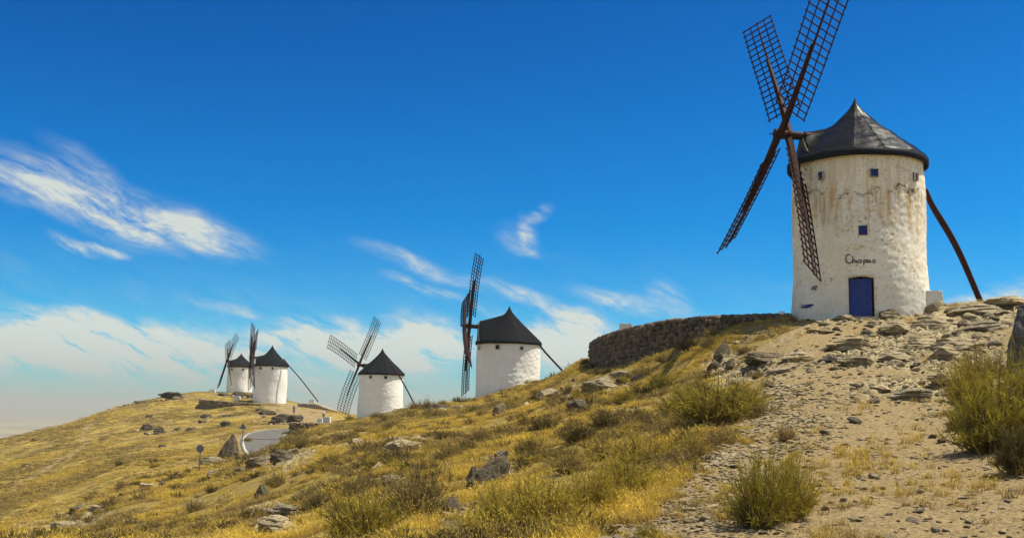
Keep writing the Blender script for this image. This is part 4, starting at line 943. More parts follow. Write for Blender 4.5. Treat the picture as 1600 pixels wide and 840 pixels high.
# ------------------------------------------------------------------ dry stone walls
def stone_block(name, seed, m):
    rg = np.random.default_rng(seed); V, F = ICO2; V = V.copy()
    V = np.sign(V) * np.abs(V) ** .55; V *= .62
    for _ in range(5):
        n = rg.normal(size=3); n /= np.linalg.norm(n); k = V @ n; V -= np.outer(np.maximum(k - rg.uniform(.55, .75), 0), n)
    V *= (1 + .14 * fbm3(V[:, 0] * 3, V[:, 1] * 3, V[:, 2] * 3, seed, 2))[:, None]
    return mesh(name, V, F, m, False)
WS = [stone_block('stone', 300 + k, M_WALLSTONE) for k in range(10)]
def dry_wall(line, ztop, label, sw=.34, sh=.24, meshes=WS, thick=.5, limit=300, side=1, below=.35, core=M_MORTAR, cat='wall', zb=None, lips=True):
    L = smooth_line(np.array(line, float), 120); s_ = np.concatenate([[0], np.cumsum(np.linalg.norm(np.diff(L[:, :2], axis=0), axis=1))]); tot = s_[-1]
    P = lambda q: np.array([np.interp(q, s_, L[:, 0]), np.interp(q, s_, L[:, 1])])
    mid = P(tot / 2); root = empty('stone_wall', (mid[0], mid[1], H(*mid)), label, cat); base = np.array(root.location)
    zt = lambda q: ztop(q / tot)
    places = []
    q = 0; 
    zmax = max(zt(t * tot) for t in np.linspace(0, 1, 30))
    row = 0; z = zmax + .4
    while True:
        z -= sh * .93; row += 1; q = random.uniform(0, sw); anyp = False
        while q < tot:
            w_ = sw * random.uniform(.65, 1.45); c = P(q + w_ / 2); zz = z + random.uniform(-.05, .05)
            t = P(min(q + w_ / 2 + .2, tot)) - P(max(q + w_ / 2 - .2, 0)); t /= np.linalg.norm(t) + 1e-9; nrm = np.array([t[1], -t[0]]) * side
            g = H(*(c + nrm * .3))
            if zz < zt(q + w_ / 2) - sh * 1.05 and zz > g - below:
                h_ = sh * random.uniform(.85, 1.3)
                if random.random() < .2: h_ *= 1.35; w_ *= .8
                places.append((c + nrm * random.uniform(-.02, .10), zz, w_, h_, math.atan2(t[1], t[0]), nrm)); anyp = True
            if zz > g - below: anyp = True
            q += w_ * .94
        if not anyp or row > 60: break
    q = 0
    while q < tot:      # level top course
        w_ = sw * random.uniform(.8, 1.3); c = P(q + w_ / 2); t = P(min(q + w_ / 2 + .2, tot)) - P(max(q + w_ / 2 - .2, 0)); t /= np.linalg.norm(t) + 1e-9; nrm = np.array([t[1], -t[0]]) * side
        places.append((c + nrm * random.uniform(-.05, .05), zt(min(q + w_ / 2, tot)) - sh * .52, w_ * 1.08, sh * random.uniform(1.0, 1.12), math.atan2(t[1], t[0]), nrm)); q += w_ * .97
    # largest in the photo first
    places.sort(key=lambda p_: -p_[2] * p_[3] / (p_[0][1] ** 2))
    bm = MB()
    for k, (c, zz, w_, h_, a_, nrm) in enumerate(places):
        me_ = meshes[k % len(meshes)]; sc = (w_ / 1.22, random.uniform(.40, .62), h_ / 1.16); rot = (random.uniform(-.12, .12), random.uniform(-.14, .14), a_ + random.uniform(-.1, .1) + (math.pi if random.random() < .5 else 0))
        loc = np.array([c[0], c[1], zz]) - base
        if k < limit:
            o = obj('stone', me_, root, tuple(loc)); o.scale = sc; o.rotation_euler = rot
        else:
            vv = np.array([v.co[:] for v in me_.vertices]) if not hasattr(dry_wall, '_c') or me_.name not in dry_wall._c else dry_wall._c[me_.name]
            if not hasattr(dry_wall, '_c'): dry_wall._c = {}
            dry_wall._c[me_.name] = vv
            Rm = np.array(Matrix.Rotation(rot[2], 3, 'Z')); bm.add((vv * np.array(sc)) @ Rm.T + loc, [tuple(p.vertices) for p in me_.polygons])
    if bm.n:
        o = bm.build('small_stones', meshes[0].materials[0], root); tag(o, kind='stuff')
    # core behind the face
    cm = MB(); qs = np.linspace(0, tot, 50); V = []
    for q in qs:
        c = P(q); t = P(min(q + .2, tot)) - P(max(q - .2, 0)); t /= np.linalg.norm(t) + 1e-9; nrm = np.array([t[1], -t[0]]) * side
        g = H(*c) - 1.0; zz = zt(q) - .20
        for o_, h_ in ((.02, g), (.02, zz), (-thick, zz + .01), (-thick, g)):
            V.append([c[0] + nrm[0] * o_ - base[0], c[1] + nrm[1] * o_ - base[1], h_ - base[2]])
    F = [(i * 4 + a_, i * 4 + (a_ + 1) % 4, i * 4 + 4 + (a_ + 1) % 4, i * 4 + 4 + a_) for i in range(len(qs) - 1) for a_ in range(4)] + [(0, 1, 2, 3), tuple(len(V) - 4 + k for k in (3, 2, 1, 0))]
    cm.add(V, F); cm.build('wall_core', core, root)
    return root
# big curved platform wall left of the nearest mill (runs away from us, turns behind at its left end)
wl = [at(960, 540, 82), at(928, 534, 76)] + [at(x, y, Y) for x, y, Y in ((935, 528, 72), (955, 520, 66.5), (985, 511, 62), (1020, 504, 58.5), (1060, 498, 56), (1110, 493.5, 54), (1160, 491, 52.6), (1205, 489.5, 51.7), (1234, 489, 51.2))]
wl = [np.array([p[0], p[1]]) for p in wl]
wl3 = np.array([[p[0], p[1], 0] for p in wl])
zt_tab = [at(928, 534, 76)[2] - .1, at(928, 534, 76)[2], at(935, 529, 72)[2], at(955, 520.5, 66.5)[2], at(985, 511.5, 62)[2], at(1020, 504, 58.5)[2], at(1060, 497.5, 56)[2], at(1110, 493, 54)[2], at(1160, 491, 52.6)[2], at(1205, 489.8, 51.7)[2], at(1234, 489.5, 51.2)[2]]
ss_ = np.concatenate([[0], np.cumsum(np.linalg.norm(np.diff(wl3[:, :2], axis=0), axis=1))]); ss_ /= ss_[-1]
dry_wall(wl3, lambda q: float(np.interp(q, ss_, zt_tab)), 'long curved dry stone wall of dark stones left of the nearest windmill', sw=.42, sh=.29, side=1)
# level fill behind the wall so the platform is solid
WSF = [stone_block('stone', 340 + k, M_FARWALL) for k in range(5)]; WSP = [stone_block('stone', 360 + k, M_PALESTONE) for k in range(5)]
a0, a1 = at(316, 628, 211), at(406, 631, 206.5)
wl_ = np.array([[at(315, 622, 219)[0], 221, 0], [a0[0], a0[1], 0], [(a0[0] + a1[0]) / 2, 208, 0], [a1[0], a1[1], 0]])
dry_wall(wl_, lambda q: float(np.interp(q, [0, .3, 1], [at(316, 623, 213)[2], at(316, 622.5, 211)[2], at(406, 630, 206.5)[2]])), 'low brown retaining wall with reddish fill below the two farthest windmills', .5, .35, WSF, 3.0, 200, 1, .3, M_COPING)
a0, a1 = at(456, 658, 140), at(530, 659, 140)
dry_wall(np.array([[a0[0] + .3, a0[1] + 3, 0], [a0[0], a0[1], 0], [a1[0], a1[1], 0]]), lambda q: at(456, 659, 140)[2], 'straight stone retaining wall beside the road, right of the asphalt', .4, .28, WSF, .6, 260, 1, .4, M_MORTAR)
a0, a1 = at(466, 630, 208), at(522, 640, 200)
dry_wall(np.array([[a0[0], a0[1], 0], [(a0[0] + a1[0]) / 2, 204, 0], [a1[0], a1[1], 0]]), lambda q: float(np.interp(q, [0, .5, 1], [at(466, 629, 208)[2], at(495, 630, 204)[2], at(522, 640, 200)[2]])), 'pale rubble wall behind the gravel lot on the far hill', .6, .42, WSP, 1.0, 200, 1, .3, M_PALESTONE)

# white blocks
def block(x0, x1, y0, y1, Y, label, depth=1.0, name='white_block', yaw=0, m=M_BLOCK, cat='block', taper=.96, sink=.4):
    p0 = at((x0 + x1) / 2, y1, Y); w_ = (x1 - x0) / FPX * Y; h_ = (y1 - y0) / FPX * Y; n = 7
    # box grid with softened edges and uneven plaster
    V, F = ICO4; V = np.sign(V) * np.minimum(np.abs(V) * 1.75, 1) ** .9; V = V * .5
    V = V * (1 + .015 * fbm3(V[:, 0] * 6, V[:, 1] * 6, V[:, 2] * 6, int(x0), 3))[:, None]
    V[:, :2] *= (1 - (V[:, 2:3] + .5) * (1 - taper))
    V = V * np.array([w_, depth, h_ + sink]); me_ = mesh(name, V, F, m, True)
    o = obj(name, me_, None, (p0[0], p0[1] + depth / 2, p0[2] - sink + (h_ + sink) / 2)); o.rotation_euler.z = yaw; tag(o, label, cat); return o
block(1430, 1475, 453, 492, 49.6, 'whitewashed block bench against the right foot of the blue-door windmill', 1.1, yaw=.06)
block(969, 987, 505, 516, 64.5, 'small white block on top of the curved dry stone wall', .6)
block(614, 628, 638, 652, 161.0, 'grey-white block at the right foot of the spread-sail windmill', 1.2)
block(504, 515, 651, 661, 143, 'right one of two white blocks behind the road wall', 1.0)
block(495, 503, 653, 661, 146, 'left smaller white block behind the road wall', .9)
block(364, 374, 618, 624, 218, 'white block on the fill of the brown retaining wall', 1.0)
block(482, 491, 624, 631, 206, 'white block on top of the pale rubble wall', .8)
block(327, 336, 608, 613, 250, 'tiny white block left of the farthest windmill', .8)
dm_ = MB(); p = at(1223, 490.5, 51.2); V, F = ICO3; dv = V * np.array([.22, .22, .17]); dm_.add(dv, [tuple(f) for f in F]); o = dm_.build('white_dome', M_CLOTHW, None, True, loc=(p[0], p[1] + .2, p[2])); tag(o, 'small rounded white marker stone on the right end of the curved wall', 'stone')
m = MB(); p = hit(279, 613, 200); m.tube([(0, 0, -.3), (0, 0, 1.3)], .06, 6); m.box((0, 0, 1.32), (.16, .16, .1)); o = m.build('marker_post', M_CLOTHW, None, loc=tuple(p)); tag(o, 'tiny white marker post on the skyline of the far hill', 'post')

# road signs seen from the back
def sign(x, y0, y1, Y, disc, label, tri=False):
    p = at(x, y1, Y); h_ = (y1 - y0) / FPX * Y; base = np.array([p[0], p[1], H(p[0], p[1])]); top = at(x, y0, Y)[2] - base[2]
    root = empty('road_sign', base, label, 'road sign', 'road signs by the road')
    m = MB(); m.tube([(0, 0, -.4), (.02, 0, top)], .045, 8); m.build('pole', M_STEEL, root)
    m = MB(); n = 28; r = disc
    if tri: pts = [(-r, -r * .55), (r, -r * .55), (0, r * 1.15)]; cz = top - r * .9
    else: pts = [(r * math.cos(2 * math.pi * k / n), r * math.sin(2 * math.pi * k / n)) for k in range(n)]; cz = top - r
    k = len(pts); V = [(a_, -.06, cz + b_) for a_, b_ in pts] + [(a_, -.035, cz + b_) for a_, b_ in pts]
    m.add(V, [tuple(range(k)), tuple(range(2 * k - 1, k - 1, -1))] + [(i, k + i, k + (i + 1) % k, (i + 1) % k) for i in range(k)])
    m.build('sign_plate', M_STEEL, root)
    m = MB(); m.box((0, -.075, cz + .1), (r * 1.1, .02, .05)); m.box((0, -.075, cz - .12), (r * 1.1, .02, .05)); m.build('bracket', M_STEEL, root)
    root.rotation_euler.z = -.15
sign(310.5, 694, 741, 80, .30, 'round grey road sign on a pole, seen from behind')
sign(378.5, 661, 689, 112, .40, 'triangular grey road sign beside the bend, seen from behind', True)

# ------------------------------------------------------------------ people (small, far)
def person(x, yfoot, hpx, Y, label, top, legs, yaw, arms):
    p = at(x, yfoot, Y); base = np.array([p[0], p[1], H(p[0], p[1])]); h_ = 1.7
    root = empty('person', base, label, 'person'); root.rotation_euler.z = yaw
    J = {'pel': (0, 0, .93), 'spi': (0, .02, 1.15), 'che': (0, .02, 1.36), 'nec': (0, 0, 1.48), 'hed': (0, -.02, 1.60), 'cro': (0, -.01, 1.68),
         'lh': (-.10, 0, .88), 'lk': (-.12, -.06, .48), 'la': (-.13, .04, .08), 'lt': (-.14, -.12, .04), 'rh': (.10, 0, .88), 'rk': (.13, -.02, .48), 'ra': (.14, .10, .08), 'rt': (.15, -.05, .04),
         'ls': (-.19, .02, 1.40), 'rs': (.19, .02, 1.40)}
    if arms == 'up': J.update(le=(-.27, -.12, 1.18), lw=(-.16, -.30, 1.38), lf=(-.12, -.34, 1.45), re=(.28, -.10, 1.18), rw=(.16, -.30, 1.40), rf=(.12, -.34, 1.47))
    else: J.update(le=(-.25, .04, 1.13), lw=(-.27, -.06, .90), lf=(-.27, -.09, .80), re=(.26, .0, 1.13), rw=(.27, -.14, .93), rf=(.27, -.18, .84))
    E_ = [('pel', 'spi'), ('spi', 'che'), ('che', 'nec'), ('nec', 'hed'), ('hed', 'cro'), ('pel', 'lh'), ('lh', 'lk'), ('lk', 'la'), ('la', 'lt'), ('pel', 'rh'), ('rh', 'rk'), ('rk', 'ra'), ('ra', 'rt'),
          ('che', 'ls'), ('ls', 'le'), ('le', 'lw'), ('lw', 'lf'), ('che', 'rs'), ('rs', 're'), ('re', 'rw'), ('rw', 'rf')]
    rad = dict(pel=.14, spi=.13, che=.15, nec=.06, hed=.095, cro=.07, lh=.095, rh=.095, lk=.062, rk=.062, la=.042, ra=.042, lt=.035, rt=.035, ls=.07, rs=.07, le=.045, re=.045, lw=.032, rw=.032, lf=.03, rf=.03)
    def skin(name, keys, edges, scale, m, rootk):
        me_ = bpy.data.meshes.new(name); idx = {k: i for i, k in enumerate(keys)}
        me_.from_pydata([J[k] for k in keys], [(idx[a_], idx[b_]) for a_, b_ in edges if a_ in idx and b_ in idx], []); me_.materials.append(m)
        o = obj(name, me_, root); md = o.modifiers.new('skin', 'SKIN'); 
        for i, k in enumerate(keys):
            me_.skin_vertices[0].data[i].radius = (rad[k] * scale, rad[k] * scale * (.75 if k in ('pel', 'spi', 'che') else 1)); me_.skin_vertices[0].data[i].use_root = (k == rootk)
        sb = o.modifiers.new('sub', 'SUBSURF'); sb.levels = 2; sb.render_levels = 2; return o
    keys = list(J)
    for k in keys: pass
    skin('body', keys, E_, 1.0, M_SKIN, 'pel')
    skin('shirt', ['spi', 'che', 'pel', 'ls', 'rs', 'le', 're'], E_, 1.18, top, 'che')
    skin('trousers', ['pel', 'lh', 'lk', 'rh', 'rk', 'la', 'ra'] if legs is M_CLOTHD else ['pel', 'lh', 'lk', 'rh', 'rk'], E_, 1.16, legs, 'pel')
    V, F = ICO2; V = V * np.array([.105, .115, .11]) + np.array([0, .015, 1.645]); V = V[:, :]; m = MB(); m.add(V, [tuple(f) for f in F if V[list(f), 2].mean() > 1.63 or V[list(f), 1].mean() > .03]); m.build('hair', M_HAIR, root, True)
person(459, 645, 14, 183, 'person in blue clothes standing with raised arms on the gravel lot', M_CLOTHB, M_CLOTHB, .3, 'up')
person(505.5, 650, 12, 176, 'person in a white top and brown trousers walking near the white blocks', M_CLOTHW, M_CLOTHD, .8, 'down')

# ------------------------------------------------------------------ shrubs
def shrub_mesh(name, seed, m, n_st=170, spread=.9, rise=1.0, twigs=11, wid=.010, curl=.25, tw_len=.16):
    rg = np.random.default_rng(seed); V = []; F = []; A = []; SH = []; MI = []
    def strip(P, w, al, sh, mi=0):
        P = np.array(P); d = P[-1] - P[0]; d /= np.linalg.norm(d) + 1e-9; r = rg.normal(size=3); sd = np.cross(d, r); sd /= np.linalg.norm(sd) + 1e-9
        b0 = len(V); n = len(P)
        for i in range(n - 1):
            w_ = w * (1 - .55 * i / n); V.append(P[i] - sd * w_); V.append(P[i] + sd * w_); A.extend([al[i]] * 2); SH.extend([sh] * 2)
        V.append(P[-1]); A.append(al[-1]); SH.append(sh)
        MI.extend([mi] * (n - 1))
        for i in range(n - 2): F.append((b0 + 2 * i, b0 + 2 * i + 1, b0 + 2 * i + 3, b0 + 2 * i + 2))
        F.append((b0 + 2 * (n - 2), b0 + 2 * (n - 2) + 1, b0 + 2 * (n - 1)))
    # main stems leave a wide root crown, fine twigs fill an uneven dome around them
    lob = rg.normal(size=(9, 3)); lob[:, 2] = np.abs(lob[:, 2]) * .8; lob /= np.linalg.norm(lob, axis=1)[:, None]; lv = rg.uniform(.62, 1.12, 9)
    def radius(d):
        w = np.exp(5 * (lob @ d - 1)); return float((w * lv).sum() / w.sum())
    for s_ in range(n_st):
        a_ = rg.uniform(0, 6.28); lean = math.acos(1 - rg.random() * (1 - math.cos(min(spread, 1.0) * 1.45)))
        d = np.array([math.cos(a_) * math.sin(lean), math.sin(a_) * math.sin(lean), math.cos(lean)]); R = radius(d) * (rg.uniform(.55, 1.02) if rg.random() < .88 else rg.uniform(1.0, 1.3))
        tip = d * np.array([.9, .9, .95 * rise]) * R; p0 = np.array([tip[0], tip[1], 0]) * rg.uniform(.1, .55); sh = rg.random(); k_ = rg.normal(size=3) * curl * .12
        mid_ = p0 * .55 + tip * .45 + np.array([0, 0, .10 * (1 - d[2])]) + k_; P = [(1 - t) ** 2 * p0 + 2 * t * (1 - t) * mid_ + t * t * tip for t in np.linspace(0, 1, 5)]
        wood = rg.random() < .3; strip(P, wid * (1.6 if wood else .9), np.linspace(0, .8, 5), sh, 1 if wood else 0)
        if wood and rg.random() < .35: strip([P[-1], P[-1] + d * .10 + rg.normal(size=3) * .03, P[-1] + d * .20 + rg.normal(size=3) * .05], wid * .7, [.7, .9, 1], sh, 1)
        for k in range(twigs):
            t = 1 - rg.random() ** 1.5 * .8; i = min(int(t * 4), 3); q = P[i] + (P[i + 1] - P[i]) * (t * 4 - i); dv = d * .55 + rg.normal(size=3) * .75 + np.array([0, 0, .45]); dv /= np.linalg.norm(dv)
            l_ = tw_len * rg.uniform(.4, 1.3); strip([q, q + dv * l_ * .55, q + dv * l_ + rg.normal(size=3) * .02], wid * .8, [t * .8, t * .9, min(1, t + .1)], sh)
    me_ = bpy.data.meshes.new(name); me_.from_pydata([tuple(v) for v in V], [], F); me_.materials.append(m)
    for nm, arr in (('along', A), ('shade', SH)):
        at_ = me_.attributes.new(nm, 'FLOAT', 'POINT'); at_.data.foreach_set('value', np.asarray(arr, np.float32))
    me_.materials.append(M_TWIG); me_.polygons.foreach_set('material_index', np.array(MI, np.int32))
    return me_
SHM = {'green': [shrub_mesh('shrub', 500 + k, M_BUSHG, 260, 1.0, 1, 13, .0085) for k in range(4)],
       'gold': [shrub_mesh('shrub', 510 + k, M_BUSHY, 260, 1.05, 1, 13, .008) for k in range(4)],
       'olive': [shrub_mesh('shrub', 520 + k, M_BUSHO, 190, 1.1, 1, 11, .011) for k in range(3)],
       'dark': [shrub_mesh('shrub', 530 + k, M_BUSHD, 190, 1.15, 1, 11, .012) for k in range(2)],
       'tuft': [shrub_mesh('shrub', 540 + k, M_STRAWG, 260, .9, 1, 2, .010, .35) for k in range(3)]}
def shrub(x, y, wpx, hpx, kind, label, v=0, group=None, ymin=6):
    p = hit(x, y, ymin); sc = p[1] / FPX; lst = SHM[kind]; o = obj('shrub', lst[v % len(lst)])
    o.scale = (wpx * sc / 1.7, wpx * sc / 1.7, hpx * sc * 1.05); o.location = (p[0], p[1] + wpx * sc * .2, H(p[0], p[1] + wpx * sc * .2) - .04); o.rotation_euler = (0, random.uniform(-.1, .06), random.uniform(0, 6.28))
    tag(o, label, 'shrub', group or 'shrubs on the hillside'); return o
SH_ = [(1125, 664, 165, 86, 'green', 'big green-yellow broom shrub at the left edge of the upper path'), (1075, 640, 80, 50, 'gold', 'golden shrub against the left side of the big broom'), (1170, 640, 60, 44, 'gold', 'ragged right wing of the big broom beside the path'),
      (1195, 826, 120, 128, 'green', 'tall thin green shrub in the foreground beside the path'), (1240, 815, 110, 112, 'gold', 'brownish shrub leaning right of the tall foreground shrub'),
      (850, 832, 185, 104, 'gold', 'wide golden-green shrub at the bottom, right of centre'), (785, 826, 110, 84, 'gold', 'bushy green shrub left of the wide golden-green one'), (920, 806, 130, 86, 'gold', 'yellow seeding shrub above the rubble'),
      (905, 692, 90, 40, 'dark', 'dark green spreading shrub in the middle of the slope'), (950, 672, 70, 36, 'dark', 'dark spreading shrub right of the dark middle one'), (850, 678, 70, 36, 'dark', 'dark shrub above the pointed crag'),
      (825, 712, 60, 34, 'dark', 'blackish hollow shrub right of the pointed crag'), (640, 815, 150, 92, 'olive', 'large brown-green shrub with bare stems at lower middle'), (665, 782, 70, 46, 'dark', 'dark twiggy shrub behind the large brown-green one'),
      (570, 845, 150, 84, 'green', 'fresh green shrub at the bottom edge, left of centre'), (495, 800, 70, 44, 'olive', 'olive shrub beside the pale slabs'), (700, 720, 70, 36, 'olive', 'olive shrub left above the pointed crag'), (560, 775, 70, 40, 'olive', 'grey-olive shrub in the middle left grass'),
      (1005, 725, 130, 60, 'gold', 'broad straw-coloured shrub on the right part of the grass'), (985, 775, 140, 78, 'gold', 'golden seeding shrub near the path stones'), (1085, 712, 60, 40, 'gold', 'small yellow-green shrub by the stony path edge'),
      (890, 740, 90, 44, 'olive', 'grey-green shrub above the wide golden-green one'), (750, 690, 60, 30, 'olive', 'low olive shrub on the middle slope'), (1075, 548, 44, 30, 'dark', 'dark green shrub right under the middle of the curved wall'),
      (1108, 545, 36, 24, 'olive', 'round olive shrub under the right part of the curved wall'), (1040, 566, 44, 20, 'olive', 'low olive shrub at the foot of the curved wall'), (1010, 588, 46, 22, 'olive', 'olive shrub left below the curved wall'),
      (1040, 606, 60, 26, 'green', 'greenish shrub on the slope above the big broom'), (975, 630, 50, 24, 'gold', 'yellow-green shrub right of the long rock ledge'), (1165, 552, 34, 16, 'olive', 'small dry shrub right of the upright rock'),
      (1185, 590, 30, 16, 'olive', 'small dry shrub at the top of the path'), (1240, 503, 26, 17, 'tuft', 'round yellow tuft at the foot of the nearest windmill'), (1255, 566, 40, 16, 'tuft', 'pale dry tuft among dark rocks above the path'), (1266, 600, 20, 8, 'tuft', 'tiny dry tuft on the upper path'),
      (1568, 705, 175, 150, 'green', 'large green broom shrub at the right edge of the path'), (1530, 640, 110, 96, 'gold', 'yellowish shrub above the large right-hand broom'), (1600, 740, 90, 110, 'dark', 'dark shrub at the right edge under the big broom'),
      (1600, 655, 100, 125, 'green', 'tall green shrub in front of the grey boulder'), (1545, 596, 90, 62, 'olive', 'brownish shrub left of the grey boulder'), (1500, 672, 40, 46, 'olive', 'small dry shrub on the left side of the big right broom'), (1545, 702, 44, 30, 'tuft', 'dry grass clump under the right-hand broom'),
      (1575, 725, 60, 30, 'tuft', 'pale dry clump on the shaded path edge'), (775, 610, 26, 10, 'olive', 'low scrub at the left foot of the middle windmill'), (838, 600, 24, 10, 'olive', 'low scrub at the right foot of the middle windmill'), (800, 606, 30, 9, 'tuft', 'grass clump in front of the middle windmill'),
      (752, 618, 24, 12, 'olive', 'brown scrub left of the middle windmill'), (690, 634, 26, 12, 'olive', 'small scrub on the crest between the two nearest sails'), (650, 640, 40, 18, 'tuft', 'tall dry clump on the crest right of the spread-sail windmill'), (668, 640, 34, 20, 'olive', 'scrubby bump on the crest beside the tall dry clump'),
      (590, 652, 40, 10, 'olive', 'scrub in front of the spread-sail windmill'), (545, 655, 26, 9, 'tuft', 'dry clump left of the spread-sail windmill'), (880, 588, 24, 12, 'olive', 'scrub where the middle tail pole meets the ground'), (915, 570, 24, 14, 'dark', 'dark scrub at the left end of the curved wall'),
      (448, 679, 20, 7, 'dark', 'green bush at the foot of the straight road wall'), (385, 690, 16, 9, 'green', 'green weeds beside the triangular sign'), (610, 670, 40, 18, 'olive', 'yellow-brown scrub under the spread-sail windmill'), (530, 690, 36, 16, 'tuft', 'pale clump on the slope right of the road'),
      (470, 700, 40, 22, 'tuft', 'dry clump in front of the road bend'), (300, 800, 60, 26, 'tuft', 'pale tuft on the lower left slope'), (430, 760, 50, 26, 'olive', 'olive scrub left of centre on the slope'), (530, 812, 60, 40, 'dark', 'dark shrub right beside the pale slabs'),
      (165, 825, 60, 20, 'olive', 'low scrub near the lower left corner rocks'), (735, 842, 70, 50, 'gold', 'golden scrub at the very bottom centre'), (1020, 842, 60, 30, 'green', 'thin green weed at the bottom edge left of the path'), (1230, 690, 50, 40, 'tuft', 'thin pale weed growing out of the stony path edge')]
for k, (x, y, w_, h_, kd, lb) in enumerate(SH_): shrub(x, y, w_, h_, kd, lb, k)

# ------------------------------------------------------------------ grass and gravel (uncountable)
def tuft_mesh(name, seed, m, n=26, h=.34, spread=.5, wid=.006, r0=.10, heads=.25, hw=.009, hk=1.0):
    rg = np.random.default_rng(seed); V = []; F = []; A = []; SH = []
    for _ in range(n):
        a_ = rg.uniform(0, 6.28); p0 = np.array([math.cos(a_), math.sin(a_), 0]) * r0 * math.sqrt(rg.random()); a2 = rg.uniform(0, 6.28); ln = h * rg.uniform(.5, 1.15); le = rg.uniform(.05, spread)
        d = np.array([math.cos(a2) * le, math.sin(a2) * le, 1]); d /= np.linalg.norm(d); out = np.array([math.cos(a2), math.sin(a2), -.25]) * rg.uniform(0, .35) * ln
        P = [p0 - np.array([0, 0, .03]), p0 + d * ln * .5 + out * .25, p0 + d * ln + out]; sd = np.array([-math.sin(a2 + rg.normal() * .8), math.cos(a2 + rg.normal() * .8), 0]); b0 = len(V); w_ = wid * rg.uniform(.6, 1.3)
        V += [P[0] - sd * w_, P[0] + sd * w_, P[1] - sd * w_ * .8, P[1] + sd * w_ * .8, P[2]]; A += [0, 0, .55, .55, 1]; s_ = rg.random(); SH += [s_] * 5
        F += [(b0, b0 + 1, b0 + 3, b0 + 2), (b0 + 2, b0 + 3, b0 + 4)]
        if rg.random() < heads:
            b0 = len(V); q = P[2]; u_ = (P[2] - P[1]); u_ /= np.linalg.norm(u_); hl = .05 * h / .34 * hk
            V += [q - u_ * hl, q + sd * hw, q + u_ * hl, q - sd * hw]; A += [1] * 4; SH += [0] * 4; F += [(b0, b0 + 1, b0 + 2, b0 + 3)]
    me_ = bpy.data.meshes.new(name); me_.from_pydata([tuple(v) for v in V], [], F); me_.materials.append(m)
    for nm, arr in (('along', A), ('shade', SH)):
        at_ = me_.attributes.new(nm, 'FLOAT', 'POINT'); at_.data.foreach_set('value', np.asarray(arr, np.float32))
    return me_
def scatter(name, pts, scl, rot, meshes, label, cat):
    c = bpy.data.collections.new(name + '_source')
    for k, me_ in enumerate(meshes):
        o = bpy.data.objects.new(f'{name}_source_{k}', me_); c.objects.link(o)
    pm = bpy.data.meshes.new(name); pm.vertices.add(len(pts)); pm.vertices.foreach_set('co', np.asarray(pts, np.float32).ravel())
    for nm, arr, tp, key in (('scl', scl, 'FLOAT_VECTOR', 'vector'), ('rot', rot, 'FLOAT_VECTOR', 'vector')):
        at_ = pm.attributes.new(nm, tp, 'POINT'); at_.data.foreach_set(key, np.asarray(arr, np.float32).ravel())
    at_ = pm.attributes.new('pick', 'INT', 'POINT'); at_.data.foreach_set('value', RNG.integers(0, len(meshes), len(pts)).astype(np.int32))
    o = obj(name, pm); g = bpy.data.node_groups.new(name, 'GeometryNodeTree')
    g.interface.new_socket('Geometry', in_out='INPUT', socket_type='NodeSocketGeometry'); g.interface.new_socket('Geometry', in_out='OUTPUT', socket_type='NodeSocketGeometry')
    gi = g.nodes.new('NodeGroupInput'); go = g.nodes.new('NodeGroupOutput'); ip = g.nodes.new('GeometryNodeInstanceOnPoints'); ci = g.nodes.new('GeometryNodeCollectionInfo')
    ci.inputs['Collection'].default_value = c; ci.inputs['Separate Children'].default_value = True; ci.inputs['Reset Children'].default_value = True
    ip.inputs['Pick Instance'].default_value = True
    def na_(nm, tp):
        n = g.nodes.new('GeometryNodeInputNamedAttribute'); n.data_type = tp; n.inputs['Name'].default_value = nm; return [s for s in n.outputs if s.enabled and s.name == 'Attribute'][0]
    e2r = g.nodes.new('FunctionNodeEulerToRotation'); g.links.new(na_('rot', 'FLOAT_VECTOR'), e2r.inputs[0])
    g.links.new(gi.outputs[0], ip.inputs['Points']); g.links.new(ci.outputs[0], ip.inputs['Instance']); g.links.new(na_('pick', 'INT'), ip.inputs['Instance Index'])
    g.links.new(e2r.outputs[0], ip.inputs['Rotation']); g.links.new(na_('scl', 'FLOAT_VECTOR'), ip.inputs['Scale']); g.links.new(ip.outputs[0], go.inputs[0])
    md = o.modifiers.new('scatter', 'NODES'); md.node_group = g; tag(o, label, cat, kind='stuff'); return o
def sample(n, rmin, rmax, amax=.5, seed=0, amin=None):
    rg = np.random.default_rng(seed); u = rg.random(n); r = rmin * (rmax / rmin) ** u        # dense near, thinning with distance like the view
    a_ = rg.uniform(-amax if amin is None else amin, amax, n); X = r * np.sin(a_); Y = r * np.cos(a_); return X, Y, r, rg
def mills_mask(X, Y):
    k = np.hypot(X[:, None] - WLINE[None, :, 0], Y[:, None] - WLINE[None, :, 1]).min(1) > .75
    for b_, R0 in ((b1, 3.7), (b2, 3.8), (b3, 3.9), (b4, 3.8), (b5, 3.7)): k &= np.hypot(X - b_[0], Y - b_[1]) > R0
    dr = np.hypot(X[:, None] - RL[None, ::3, 0], Y[:, None] - RL[None, ::3, 1]).min(1); return k & (dr > 3.0)
WLINE = smooth_line(wl3, 60)
